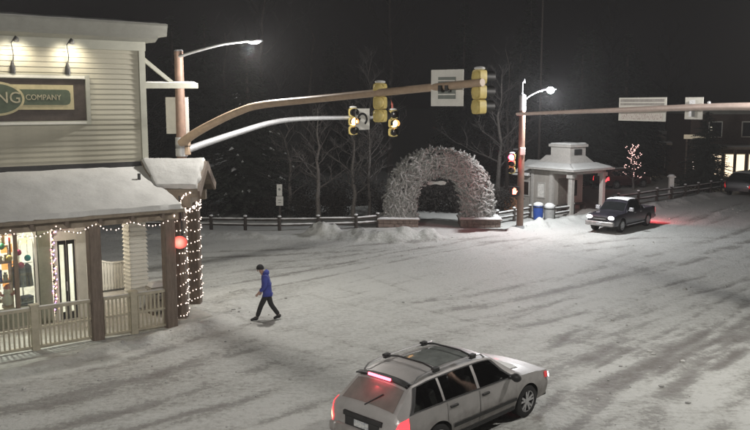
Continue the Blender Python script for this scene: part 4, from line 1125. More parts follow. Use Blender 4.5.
obj('roof_snow', snow_patch((-0.38,3.53,2.89),(-0.38,-0.38,2.89),(0.45,0.55,3.19),(0.45,3.2,3.19), 26, 8, 0.07, 7, 0.02), M_snowroof, hut)
par = obj('parapet', MB().box(0.85, 2.35, 0.95, 2.5, 3.5, 4.18).box(0.74, 2.46, 0.84, 2.61, 4.181, 4.33), M_hutt, hut, smooth=False)
obj('louvre', MB().box(1.25, 1.95, 0.91, 0.949, 3.68, 4.05), M_dark, par)
obj('parapet_snow', snow_patch((0.74,0.84,4.335),(2.46,0.84,4.335),(2.46,2.61,4.335),(0.74,2.61,4.335), 16, 16, 0.10, 8, 0.03), M_snowroof, par)
b = MB().prism([(5.21,2.75),(8.9,2.30),(8.9,2.40),(5.21,2.85)], 'x', -0.2, 3.2)
b2_ = MB().add([(-0.10,3.56,2.26),(-0.10,5.0,2.26),(1.55,5.0,3.20),(1.55,3.56,3.20),(3.2,3.56,2.26),(3.2,5.0,2.26)], [(0,3,2,1),(3,4,5,2),(0,1,5,4),(0,4,3),(1,2,5)])
obj('wing_roof', b2_, M_hutt, hut, smooth=False)
obj('wing_snow', snow_patch((-0.10,5.0,2.27),(-0.10,3.56,2.27),(1.55,3.56,3.21),(1.55,5.0,3.21), 20, 10, 0.10, 12, 0.03), M_snowroof, hut)
def hut_window(y0, y1, z0, z1, lit=False):
    x = 0.1 if y0 < 3.3 else 0.25
    w_ = obj('window', MB().box(x-0.05,x+0.02,y0-0.08,y1+0.08,z0-0.08,z0).box(x-0.05,x+0.02,y0-0.08,y1+0.08,z1,z1+0.08).box(x-0.05,x+0.02,y0-0.08,y0,z0,z1).box(x-0.05,x+0.02,y1,y1+0.08,z0,z1), M_hutt, hut)
    obj('pane', MB().box(x-0.02,x-0.008,y0,y1,z0,z1), M_lensoff if not lit else mat('notice_paper', (0.75,0.73,0.68), 0.7), w_)
hut_window(3.75, 4.35, 1.0, 1.85); hut_window(2.3, 2.8, 1.0, 1.85, True)
obj('window', MB().box(1.9, 2.5, 1.66, 1.699, 1.0, 2.0), M_lensoff, hut)
obj('door', MB().box(0.7, 1.5, 1.65, 1.699, 0.12, 2.2), mat('hut_door', (0.14,0.12,0.10), 0.7), hut)
obj('corner_board', MB().box(0.02,0.22,1.62,1.84,0,2.75), M_hutt, hut); obj('corner_board', MB().box(0.04,0.098,3.2,3.4,0,2.75), M_hutt, hut)
lg = obj('wooden_box', MB().box(-0.5,0.5,-0.25,0.25,0,0.9).box(-0.55,0.55,-0.3,0.3,0.9,0.96), mat('warm_wood', (0.30,0.14,0.07), 0.7, var=0.25), smooth=False); lg.location = (8.6, 52.5, 0); lg.rotation_euler = (0,0,R(20)); tag(lg, 'reddish brown wooden box against the hut behind the fence', 'box')

# ---- trees
def bare_tree_mb(seed, H_, spread=1.0, levels=4, trunk_r=0.11, first=0.35):
    r = random.Random(seed); tr = MB(); cr = MB()
    pts = [Vector((0,0,-0.1))]; n = 9
    for i in range(1, n+1):
        pts.append(Vector((r.gauss(0, 0.06)*i*0.3, r.gauss(0, 0.06)*i*0.3, H_*i/n)))
    rad = [trunk_r*(1.15-i/n*0.95) for i in range(n+1)]; rad[0] *= 1.3
    tr.tube(pts, rad, 7)
    def at(u):
        k = min(n-1, int(u*n)); return pts[k].lerp(pts[k+1], u*n-k)
    def branch(p, d, L, rd, lev):
        q = [p]; dd = d.copy(); m = 4 if lev > 1 else 3
        for i in range(m):
            dd = (dd+Vector((r.gauss(0,.17), r.gauss(0,.17), r.gauss(0.05,.12)))).normalized(); q.append(q[-1]+dd*L/m)
        (cr).tube(q, [rd*(1-0.75*i/m) for i in range(m+1)], 4 if lev >= levels-1 else 3, caps=False)
        if lev > 1:
            for k in range(r.randint(4, 6)):
                u = r.uniform(0.2, 1.0); i = min(m-1, int(u*m)); pp_ = q[i].lerp(q[i+1], u*m-i)
                a = r.uniform(0, 6.28); side = Vector((math.cos(a), math.sin(a), r.uniform(-0.1, 0.6)))
                branch(pp_, (dd*0.75+side*0.75).normalized(), L*r.uniform(0.42, 0.62), rd*0.5, lev-1)
    nb = 17
    for k in range(nb):
        u = first+(0.97-first)*k/(nb-1); a = k*2.4+r.uniform(-0.4, 0.4)
        up = 0.35+0.7*u
        branch(at(u), Vector((math.cos(a), math.sin(a), up)).normalized(), H_*0.30*spread*(1.25-u*0.85)*r.uniform(0.8, 1.15), trunk_r*0.42*(1.2-u*0.8), levels-1)
    return tr, cr
def bare_tree(loc, seed, H_, label, rz=0, mt=None, group='leafless trees in the park', **kw):
    t = thing('bare_tree', label, 'tree', loc, rz, group)
    tr, cr = bare_tree_mb(seed, H_, **kw)
    obj('trunk', tr, mt or M_bark, t); obj('crown', cr, M_twig, t, angle=80)
    return t
def conifer_mb(seed, H_, Rb, snowy=0.07):
    r = random.Random(seed); tr = MB(); cr = MB(); sn = MB()
    tr.tube([(0,0,-0.1),(0,0,H_*0.5),(0,0,H_*0.98)], [Rb*0.075, Rb*0.05, 0.015], 8)
    z_ = H_*0.07
    while z_ < H_*0.97:
        u = z_/H_; L0 = Rb*(1-u)**0.8
        nb = max(5, int(13*(1-u)+4))
        for k in range(nb):
            a = r.uniform(0, 6.28); L = L0*r.uniform(0.62, 1.12)
            d = Vector((math.cos(a), math.sin(a), 0)); droop = r.uniform(0.15, 0.5)*(1-u*0.7)
            sd = Vector((-d.y, d.x, 0))
            base = Vector((0,0,z_+r.uniform(-0.12, 0.12)))
            m = max(3, int(L/0.28))
            for i in range(1, m+1):
                w = i/m; p = base+d*L*w+Vector((0,0,-droop*L*w*w+0.12*L*w))
                for s_ in (-1, 1, 0):
                    l = (0.42*(1-w)+0.22)*r.uniform(0.7, 1.25)*min(1.0, 0.4+L/2.0)
                    tip = p + d*l*0.75 + sd*s_*l*0.85 + Vector((0,0,-l*r.uniform(0.2, 0.65)))
                    wv = (sd if s_ == 0 else d)*0.13*r.uniform(0.8, 1.5)
                    cr.add([p-wv, p+wv, tip+Vector((0,0,0.02)), tip+wv*0.5], [(0,1,3,2)])
                if r.random() < snowy and w > 0.45 and z_ < H_*0.75:
                    l = r.uniform(0.10, 0.42)
                    c0 = p+Vector((0,0,0.03)); q1 = c0+d*l+Vector((0,0,-l*0.45)); 
                    sn.add([c0-d*l*0.3-sd*0.03, c0+sd*l*0.45+Vector((0,0,-0.04)), q1, c0-sd*l*0.45+Vector((0,0,-0.04)), c0+Vector((0,0,0.07))], [(0,1,4),(1,2,4),(2,3,4),(3,0,4)])
        z_ += H_*0.013+0.04
    return tr, cr, sn
def conifer(loc, seed, H_, Rb, label, group='evergreens in the park', snowy=0.025):
    t = thing('evergreen_tree', label, 'tree', loc, 0, group)
    tr, cr, sn = conifer_mb(seed, H_, Rb, snowy)
    obj('trunk', tr, M_barkdark, t); obj('crown', cr, M_needle, t, smooth=False); (stuff(obj('snow_clumps', sn, M_snow, t)) if sn.v else None)
    return t
spruce = conifer((-7.9, 51.5, 0), 3, 10.8, 3.5, 'tall dark spruce with clumps of snow behind the fence near the shop')
spruce2 = conifer((24.6, 79.0, 0), 4, 12.5, 4.2, 'dark spruce rising behind the hut beside the road', snowy=0.0)
# lit slender trees along the fence
bare_tree((-3.3, 47.6, 0), 21, 6.6, 'slender leafless tree midway along the snowy rail fence', trunk_r=0.13, first=0.30, spread=1.0)
bare_tree((-1.30, 48.6, 0), 22, 6.9, 'leafless tree leaning its branches toward the arch, near side of a pair', trunk_r=0.12, first=0.22, spread=1.0)
bare_tree((-0.35, 50.0, 0), 23, 6.0, 'thin leafless tree just left of the antler arch', trunk_r=0.09, first=0.25)
bare_tree((-5.3, 50.6, 0), 24, 6.0, 'bushy leafless tree between the spruce and the slender fence tree', trunk_r=0.11, first=0.2, spread=1.25)
bare_tree((9.0, 60.0, 0), 25, 9.0, 'tall leafless tree behind the red lit signal', trunk_r=0.16, first=0.25, spread=1.1)
bare_tree((-0.5, 64.0, 0), 27, 10.0, 'tall leafless tree deep in the park left of the arch', mt=M_barkdark, trunk_r=0.16, first=0.25)
# further wood, dim light put into bark and twig colour: copies of few kinds
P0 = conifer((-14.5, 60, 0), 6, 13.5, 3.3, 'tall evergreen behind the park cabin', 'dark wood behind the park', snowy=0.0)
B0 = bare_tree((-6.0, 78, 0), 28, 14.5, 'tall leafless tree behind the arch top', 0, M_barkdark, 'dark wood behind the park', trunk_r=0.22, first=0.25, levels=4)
for _c in B0.children: _c.data.materials[0] = M_barkdark if _c.name.startswith('trunk') else M_twigshade
rr = random.Random(5)
WOOD = ((-24,66,1.0,'c','tall evergreen far behind the shop awning'),(-12.6,62,0.95,'c','evergreen behind the shop lamp arm'),(-9.5,70,1.15,'b','tall leafless tree behind the cabin and spruce'),
 (-4,82,1.1,'c','evergreen far behind the slender fence trees'),(1.5,84,1.25,'b','leafless tree far behind the amber signal heads'),(8.5,80,1.15,'c','evergreen far behind the arch'),
 (12.5,72,1.0,'c','evergreen behind the street lamp pole'),(14.8,80,1.25,'c','large evergreen behind the hut parapet'),(22.6,75,1.05,'c','evergreen beyond the roadside spruce'),
 (23,88,1.0,'b','leafless tree behind the far low shop'),(27,96,1.2,'b','leafless tree rising over the lit fascia sign'),
 (10.6,66,0.72,'b','smaller leafless tree behind the red signal'),(17.2,69.5,0.95,'c','evergreen behind the hut porch'),
 (-12,66,0.9,'b','leafless tree behind the park cabin'),(36,102,1.1,'b','leafless tree behind the far brown shop'),(18.2,70,0.9,'c','dark evergreen right behind the roadside spruce'),(-15.5,56,0.7,'b','smaller leafless tree beside the shop gable'))
for (x, y, s_, kind, lb) in WOOD:
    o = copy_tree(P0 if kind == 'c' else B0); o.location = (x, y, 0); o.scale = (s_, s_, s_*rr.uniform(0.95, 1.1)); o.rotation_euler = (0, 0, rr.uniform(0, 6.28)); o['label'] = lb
fl = thing('flag_pole', 'tall thin dark pole rising above the park trees', 'pole', (13.1, 66, 0))
obj('shaft', MB().cyl((0,0,0),(0,0,17.5), 0.11, 8, 0.06), M_barkdark, fl); obj('finial', MB().sphere((0,0,17.55), 0.12, 8, 5), M_galv, fl)

# ---- dark shrubs added behind the fence, standing in for unlit ground
def shrub_mb(seed, w, hgt):
    r = random.Random(seed); st = MB(); lf = MB()
    for k in range(26):
        a = r.uniform(0, 6.28); q = [Vector((0.25*math.cos(a)*r.random()*w, 0.25*math.sin(a)*r.random()*w, 0))]
        d = Vector((math.cos(a)*r.uniform(0.1, 0.9), math.sin(a)*r.uniform(0.1, 0.9), 1)).normalized(); L = hgt*r.uniform(0.6, 1.05)
        for i in range(4):
            d = (d+Vector((r.gauss(0,.2), r.gauss(0,.2), r.gauss(0,.1)))).normalized(); q.append(q[-1]+d*L/4)
        st.tube(q, [0.025,0.02,0.016,0.012,0.006], 4, caps=False)
        for i in range(1, 5):
            for j in range(16):
                p = q[i]+Vector((r.gauss(0,.16), r.gauss(0,.16), r.gauss(0,.14))); u = Vector((r.gauss(0,1), r.gauss(0,1), r.gauss(0,1))).normalized()*r.uniform(0.04, 0.09); v = Vector((r.gauss(0,1), r.gauss(0,1), r.gauss(0,1))).normalized()*r.uniform(0.03, 0.06)
                lf.add([p-u, p+v, p+u, p-v], [(0,1,2,3)])
    return st, lf
M_shrub = mat('dark_leaf', (0.035,0.03,0.026), 0.9, var=0.3)
sh0 = None
for i, (x, y, s_) in enumerate(((-13,49.5,1.1),(-10.3,48.4,0.9),(-6.6,49.4,1.0),(-4.2,49.2,1.05),(-2.3,50.4,1.15),(-8.6,53.8,1.2),(0.7,50.8,1.2),(2.2,52.6,1.25),(3.7,53.0,1.2),(5.2,52.4,1.25),(6.8,51.4,1.15),(8.2,52.6,1.2),(2.9,57.5,1.4),(4.8,58.5,1.4),(-0.6,56,1.3),(-3.0,56,1.3),(-5.6,56.5,1.3))):
    if sh0 is None:
        sh0 = thing('shrub', 'dark shrub added behind the park fence and arch to darken the ground', 'shrub', (x, y, 0), 0, 'dark shrubs added behind the park fence')
        st, lf = shrub_mb(3, 1.0, 1.35); obj('stems', st, M_barkdark, sh0); obj('leaves', lf, M_shrub, sh0, smooth=False); o = sh0
    else:
        o = copy_tree(sh0); o.location = (x, y, 0)
    o.scale = (s_*1.25, s_*1.1, s_); o.rotation_euler = (0, 0, i*1.9)

# ---- little house behind the spruce
hs_ = thing('park_cabin', 'small cabin with snowy roof far behind the spruce', 'cabin', (-11.2, 60.5, 0), R(5))
obj('wall', MB().box(-2.8, 2.8, 0, 4, 0, 2.3), mat('cabin_wall', (0.22,0.20,0.19), 0.8, var=0.15), hs_, smooth=False)
b = MB().add([(-3.2,-0.5,2.25),(3.2,-0.5,2.25),(3.2,2,3.6),(-3.2,2,3.6),(3.2,4.5,2.25),(-3.2,4.5,2.25)], [(0,1,2,3),(3,2,4,5),(0,5,4,1),(0,3,5),(1,4,2)])
rf = obj('roof', b, M_dark, hs_, smooth=False)
obj('roof_snow', snow_patch((-3.2,-0.5,2.26),(3.2,-0.5,2.26),(3.2,2,3.61),(-3.2,2,3.61), 20, 8, 0.14, 14), M_snowroof, rf)
for x in (-1.8, 0.0, 1.6):
    w_ = obj('window', MB().box(x-0.45,x+0.45,-0.05,-0.001,0.8,1.8), M_hutt, hs_); obj('pane', MB().box(x-0.38,x+0.38,-0.07,-0.051,0.87,1.73), M_lensoff, w_)

# ---- far shops across the road on the right
def far_shop(loc, rz, W, Hh, label, wallc, wins, sign=None):
    t = thing('far_shop', label, 'shop', loc, rz)
    obj('wall', MB().box(0, W, 0, 8, 0, Hh), mat('far_wall_%d' % int(wallc[0]*1000), wallc, 0.8, var=0.15), t, smooth=False)
    obj('parapet', MB().box(-0.15, W+0.15, -0.15, 8, Hh+0.001, Hh+0.35), M_cornice, t)
    obj('parapet_snow', snow_patch((-0.15,-0.15,Hh+0.352),(W+0.15,-0.15,Hh+0.352),(W+0.15,8,Hh+0.352),(-0.15,8,Hh+0.352), 20, 10, 0.15, 3), M_snowroof, t)
    obj('canopy', MB().box(0, W, -2.2, -0.01, 3.05, 3.25), M_beam, t); obj('canopy_snow', snow_patch((0,-2.2,3.252),(W,-2.2,3.252),(W,-0.02,3.252),(0,-0.02,3.252), 24, 6, 0.14, 5), M_snowroof, t)
    for x in np.arange(0.2, W, 3.0): obj('canopy_post', MB().box(x-0.1,x+0.1,-2.1,-1.9,0,3.05), M_post, t)
    for (x0, x1, z0, z1, lit) in wins:
        f_ = obj('window', MB().box(x0-0.09,x1+0.09,-0.06,-0.002,z0-0.09,z1+0.09), M_white, t)
        obj('pane', MB().box(x0,x1,-0.085,-0.061,z0,z1), mat('lit_window' if lit else 'dark_window', (0.6,0.5,0.38) if lit else (0.02,0.02,0.025), 0.3, scale=1.6, emit=(1.0,0.78,0.55) if lit else None, est=1.5 if lit else 0), f_)
        if lit: obj('mullion', MB().box((x0+x1)/2-0.04,(x0+x1)/2+0.04,-0.11,-0.086,z0,z1), M_post, f_)
    return t
far_shop((27.6, 72.5, 0), R(-4), 14, 6.0, 'far brown shop with two storeys and glowing windows under a canopy', (0.10,0.072,0.058),
         [(1.3,2.7,0.6,2.5,1),(3.1,4.7,0.6,2.5,1),(5.1,6.7,0.6,2.5,1),(8.2,9.6,0.6,2.5,1),(1.6,2.6,4.1,5.3,0),(4.4,5.4,4.1,5.3,0),(7.4,8.4,4.1,5.3,0)])
far_shop((23.2, 80.5, 0), R(-6), 7.5, 4.0, 'far low shop with pale lit windows beyond the spruce', (0.20,0.17,0.14), [(0.6,1.9,0.7,1.6,1),(2.4,3.6,0.7,1.6,1),(5.0,6.6,0.8,1.7,0)])
fs = thing('lit_fascia_sign', 'blank lit fascia sign on posts between the far shops', 'sign', (26.9, 69.0, 0), R(-8))
obj('post', MB().box(-0.9,-0.78,0.1,0.2,0,4.1).box(0.78,0.9,0.1,0.2,0,4.1), M_post, fs)
obj('board', MB().box(-1.1,1.1,0,0.099,4.0,4.35), mat('lit_board', (0.55,0.5,0.4), 0.5, emit=(1.0,0.85,0.6), est=0.22), fs); obj('end_light', MB().box(0.95,1.12,-0.1,-0.001,4.2,5.0), mat('lit_end', (0.7,0.65,0.55), 0.5, emit=(1.0,0.9,0.7), est=1.3), fs)
sp3 = copy_tree(spruce2); sp3.location = (26.6, 66.5, 0); sp3.scale = (0.62,0.62,0.52); sp3.rotation_euler = (R(2), R(-6), 1.0); sp3['label'] = 'short leaning spruce in front of the far shops'
# string-lit shrub by the parked cars
lt = bare_tree((20.9, 66.5, 0), 31, 3.4, 'small leafless tree hung with pinkish lights beyond the hut', trunk_r=0.08, first=0.2, spread=1.3, levels=3)
crv = [Vector(v.co) for c_ in lt.children if c_.name.startswith('crown') for v in c_.data.vertices]
rr = random.Random(2)
stuff(obj('bulbs', bulbs_mesh([rr.choice(crv) for _ in range(110)], 0.042), mat('pink_white_bulb', (0.8,0.6,0.6), 0.4, emit=(1.0,0.62,0.56), est=1.6), lt, smooth=False))
lt2 = thing('string_lights', 'column of warm lights on a thin post before the far shops', 'string lights', (26.4, 68.0, 0))
obj('post', MB().cyl((0,0,0),(0,0,2.9), 0.05, 6), M_fence, lt2)
stuff(obj('bulbs', bulbs_mesh([(0.10*math.cos(k*1.1)+0.15*math.sin(k*0.2), 0.1*math.sin(k*1.1)-0.05, 0.2+k*0.075) for k in range(36)], 0.045), M_bulb, lt2, smooth=False))
# ================================================================== vehicles
M_tyre = mat('tyre_rubber', (0.018,0.018,0.018), 0.85, var=0.2)
M_rim = mat('alloy_rim', (0.55,0.55,0.56), 0.35, metal=0.8, var=0.08)
M_cglass = mat('car_glass', (0.015,0.017,0.018), 0.06, var=0.2, spec=0.6)
M_trimb = mat('car_black_trim', (0.022,0.022,0.022), 0.55, var=0.2)
M_head = mat('headlamp_lit', (0.9,0.9,0.9), 0.2, emit=(1.0,0.96,0.9), est=11.0)
M_headoff = mat('headlamp_clear', (0.6,0.6,0.62), 0.1, var=0.1)
M_tail = mat('tail_lamp_lit', (0.5,0.02,0.03), 0.3, emit=(1.0,0.05,0.06), est=2.2)
M_taildim = mat('tail_lamp_dim', (0.35,0.02,0.03), 0.25, emit=(1.0,0.05,0.05), est=0.35)
M_plate = mat('licence_plate', (0.55,0.56,0.54), 0.5, scale=30, col2=(0.30,0.32,0.36), thr=(0.42,0.55))

class Body:
    def __init__(s, P):
        s.P = P; s.side_bulge = P.get('bulge', 0.03)
    def g(s, k, x):
        xs, ys = zip(*s.P[k]); return float(np.interp(x, xs, ys))
    def zlow(s, x):
        z = s.g('zs', x)
        for xw in s.P['wheels']:
            q = s.P['arch']**2-(x-xw)**2
            if q > 0: z = max(z, s.P['wr_']+math.sqrt(q))
        return z
    def pt(s, x, v, side=1):
        zb, zr, wb, wr = s.g('zb', x), s.g('zr', x), s.g('wb', x), s.g('wr', x); cr = s.g('crown', x)
        zl = min(s.zlow(x), zb-0.02)
        if v <= 1:
            z = zl+(zb-zl)*v; zz = (z-s.P['z0'])/(zb-s.P['z0'])
            w = wb+s.side_bulge*math.sin(math.pi*min(1, max(0, zz)))-0.05*max(0, 0.35-zz)
        elif v <= 2:
            u = v-1; z = zb+(zr-cr-zb)*u; w = wb-0.012*min(1, u*8)+(wr-wb+0.012)*(u**1.25)
        else:
            u = v-2; w = wr*(1-u)
            z = zr-cr*(1-u)**2.4
            dr = s.g('drop', x) if 'drop' in s.P else 0
            if dr > 0 and u > 0.12: z -= dr
        return Vector((x, side*w, z))
    def nrm(s, x, v, side=1):
        e = 0.012
        du = s.pt(x+e, v, side)-s.pt(x-e, v, side); dv = s.pt(x, min(3, v+e), side)-s.pt(x, max(0, v-e), side)
        n = du.cross(dv)*(1 if side > 0 else -1)
        if n.length < 1e-9: return Vector((0, 0, 1))
        n.normalize(); c = Vector((x*0.85, 0, 0.75)); p = s.pt(x, v, side)
        if n.dot(p-c) < 0: n = -n
        return n
    def mesh(s, holes=(), extra_x=()):
        xs = set(np.round(np.linspace(s.P['x0'], s.P['x1'], 70), 4))
        for xw in s.P['wheels']:
            for k in range(25): xs.add(round(xw-s.P['arch']*math.cos(math.pi*k/24), 4))
        for x, _ in s.P['zr']: xs.add(round(x, 4))
        for x in extra_x: xs.add(round(x, 4))
        xs = sorted(x for x in xs if s.P['x0'] <= x <= s.P['x1'])
        vs = [0, .06, .2, .4, .6, .8, .93, 1.0, 1.04, 1.07, 1.25, 1.5, 1.75, 1.90, 1.95, 2.0, 2.1, 2.13, 2.3, 2.5, 2.75, 3.0]
        rows = []
        for x in xs:
            row = [s.pt(x, v, 1) for v in vs]+[s.pt(x, v, -1) for v in reversed(vs[:-1])]
            rows.append(row)
        b = MB().grid(rows)
        n = len(rows[0]); L = len(rows); keep = []
        vv = vs+list(reversed(vs[:-1]))
        for k, fc_ in enumerate(b.f):
            i, j = divmod(k, n-1); x = (xs[i]+xs[i+1])/2; v = (vv[j]+vv[j+1])/2; cut = False
            for (a, c, at_, ct) in holes:
                q = (v-1.07)/0.83
                if 0 < q < 1 and a+(at_-a)*q < x < c+(ct-c)*q: cut = True
            if not cut: keep.append(fc_)
        b.f = keep
        b.f.append(tuple(range(n))); b.f.append(tuple(range((L-1)*n, L*n)))
        return b
    def patch(s, x0, x1, v0, v1, side, off=0.006, nx=10, nv=6, x0t=None, x1t=None, thick=True):
        """panel lying on the surface; x0t/x1t bounds at v1"""
        x0t = x0 if x0t is None else x0t; x1t = x1 if x1t is None else x1t
        rows = []
        for i in range(nx+1):
            row = []
            for j in range(nv+1):
                q = j/nv; v = v0+(v1-v0)*q; a = x0+(x0t-x0)*q; c = x1+(x1t-x1)*q; x = a+(c-a)*i/nx
                row.append(s.pt(x, v, side)+s.nrm(x, v, side)*off)
            rows.append(row)
        b = MB().grid(rows); return b
    def top_patch(s, x0, x1, u0, off=0.006, nx=8):
        rows = []
        for i in range(nx+1):
            x = x0+(x1-x0)*i/nx; row = []
            for side in (1, -1):
                vs = [2+u0+(1-u0)*k/6 for k in range(7)]
                pts = [s.pt(x, v, side)+s.nrm(x, v, side)*off for v in vs]
                row += pts if side == 1 else pts[::-1][1:]
            rows.append(row)
        return MB().grid(rows)

def wheel(parent, x, y, r, w, side, spokes=5):
    t = MB(); prof = [(-w/2,r*0.66),(-w/2*1.02,r*0.82),(-w/2*0.9,r*0.96),(-w*0.3,r),(w*0.3,r),(w/2*0.9,r*0.96),(w/2*1.02,r*0.82),(w/2,r*0.66)]
    n = 28
    rows = [[(q[1]*math.cos(2*math.pi*k/n), q[0], q[1]*math.sin(2*math.pi*k/n)) for q in prof] for k in range(n+1)]
    t.grid(rows)
    o = obj('wheel', t, M_tyre, parent); o.location = (x, y, r)
    d = MB(); yo = side*w*0.36
    rows = [[(q*math.cos(2*math.pi*k/n), yy, q*math.sin(2*math.pi*k/n)) for q, yy in ((r*0.68, side*w*0.5),(r*0.62, side*w*0.46),(r*0.60, side*w*0.1))] for k in range(n+1)]
    d.grid(rows)
    for k in range(spokes):
        a = 2*math.pi*k/spokes+0.3
        for da in (-0.17, 0.17):
            p0 = Vector((r*0.12*math.cos(a+da), yo, r*0.12*math.sin(a+da))); p1 = Vector((r*0.63*math.cos(a+da*1.3), yo+side*0.015, r*0.63*math.sin(a+da*1.3)))
            d.beam(p0, p1, 0.03, r*0.10, up=(0,1,0)) if False else d.beam(p0, p1, r*0.13, 0.03, up=(0,1,0))
    d.cyl((0, yo-side*0.02, 0), (0, yo+side*0.02, 0), r*0.2, 14)
    obj('rim', d, M_rim, o)
    obj('brake_disc', MB().cyl((0, side*w*0.02, 0), (0, side*w*0.06, 0), r*0.58, 20), M_dark, o)
    return o

# ---- silver estate car in the foreground
WAG = dict(x0=-2.37, x1=2.38, z0=0.28, wheels=(-1.37, 1.30), arch=0.385, wr_=0.335, bulge=0.035,
 zs=[(-2.37,0.40),(-2.2,0.30),(-1.9,0.27),(2.0,0.27),(2.25,0.28),(2.38,0.34)],
 zb=[(-2.37,0.62),(-2.33,0.80),(-2.28,0.93),(-2.0,1.01),(-1.0,1.01),(0.6,0.97),(1.0,0.95),(1.6,0.90),(2.1,0.80),(2.3,0.70),(2.38,0.55)],
 zr=[(-2.37,0.66),(-2.34,0.84),(-2.30,0.97),(-2.26,1.06),(-2.05,1.26),(-1.86,1.43),(-1.78,1.48),(-1.4,1.535),(-0.7,1.56),(0.0,1.55),(0.25,1.525),(0.42,1.47),(0.75,1.25),(1.08,1.03),(1.16,1.0),(1.6,0.955),(2.05,0.86),(2.25,0.77),(2.38,0.60)],
 wb=[(-2.37,0.66),(-2.32,0.76),(-2.15,0.82),(-1.5,0.845),(0.0,0.855),(1.2,0.85),(1.8,0.83),(2.1,0.77),(2.28,0.66),(2.38,0.50)],
 wr=[(-2.37,0.60),(-2.26,0.70),(-1.8,0.60),(-1.0,0.615),(0.1,0.61),(0.4,0.60),(1.08,0.72),(1.6,0.70),(2.1,0.60),(2.38,0.42)],
 crown=[(-2.37,0.03),(-2.2,0.05),(-1.8,0.055),(0.3,0.06),(1.1,0.04),(2.38,0.03)])
M_silver = mat('dirty_silver_paint', (0.44,0.425,0.415), 0.46, metal=0.4, var=0.08, scale=2.5, coat=0.15)
def grime(m, z0, z1, col=(0.15,0.135,0.12)):
    # salt and road dirt thrown up on the lower panels
    nt = m.node_tree; b = nt.nodes['Principled BSDF']; src = b.inputs['Base Color'].links[0].from_socket
    tc = nt.nodes.new('ShaderNodeTexCoord'); sx = nt.nodes.new('ShaderNodeSeparateXYZ'); nt.links.new(tc.outputs['Object'], sx.inputs[0])
    nz = nt.nodes.new('ShaderNodeTexNoise'); nz.inputs['Scale'].default_value = 5; nz.inputs['Detail'].default_value = 6; nt.links.new(tc.outputs['Object'], nz.inputs['Vector'])
    ma = nt.nodes.new('ShaderNodeMath'); ma.operation = 'MULTIPLY_ADD'; ma.inputs[1].default_value = 0.7; nt.links.new(nz.outputs['Fac'], ma.inputs[0]); nt.links.new(sx.outputs['Z'], ma.inputs[2])
    mr = nt.nodes.new('ShaderNodeMapRange'); mr.inputs['From Min'].default_value = z0; mr.inputs['From Max'].default_value = z1; mr.inputs['To Min'].default_value = 0.85; mr.inputs['To Max'].default_value = 0.0
    nt.links.new(ma.outputs[0], mr.inputs['Value'])
    mx = nt.nodes.new('ShaderNodeMix'); mx.data_type = 'RGBA'; nt.links.new(mr.outputs[0], mx.inputs[0]); nt.links.new(src, mx.inputs[6]); mx.inputs[7].default_value = (*col, 1)
    nt.links.new(mx.outputs[2], b.inputs['Base Color'])
grime(M_silver, 0.55, 1.15)
wag = thing('estate_car', 'silver estate car with roof rails and brake lights glowing', 'car', (1.62, 17.02, 0), R(46))
wag.scale = (1.14, 1.12, 1.06)
B = Body(WAG)
WIN = ((-2.02,-1.22,-1.74,-1.22),(-1.16,-0.28,-1.16,-0.28),(-0.20,0.94,-0.20,0.36))
obj('body', B.mesh(WIN, (-1.22,-1.16,-0.28,-0.20)), M_silver, wag, angle=32)
M_wglass = glass_mat('tinted_car_glass', (0.50,0.53,0.52), 0.22, 0.04)
M_seat = mat('grey_seat_cloth', (0.10,0.095,0.09), 0.9, var=0.2)
for x, y in ((0.15,0.37),(0.15,-0.37),(-0.85,0.37),(-0.85,-0.37)):
    st_ = obj('seat', MB().box(x-0.25,x+0.28,y-0.25,y+0.25,0.56,0.72).beam((x-0.22,y,0.70),(x-0.40,y,1.18), 0.46, 0.13, up=(1,0,0)), M_seat, wag, bevel=0.03)
    obj('headrest', MB().box(x-0.48,x-0.36,y-0.13,y+0.13,1.20,1.37), M_seat, st_, bevel=0.03)
obj('dashboard', MB().box(0.72,1.05,-0.70,0.70,0.60,0.96), M_trimb, wag, bevel=0.04)
obj('cabin_floor', MB().box(-2.0,1.1,-0.76,0.76,0.50,0.56), M_trimb, wag)
obj('luggage', MB().box(-1.75,-1.30,-0.5,0.1,0.57,0.98), mat('pale_bag', (0.42,0.40,0.37), 0.9), wag, bevel=0.05)
obj('underbody', MB().box(-2.2, 2.2, -0.70, 0.70, 0.20, 0.55), M_trimb, wag)
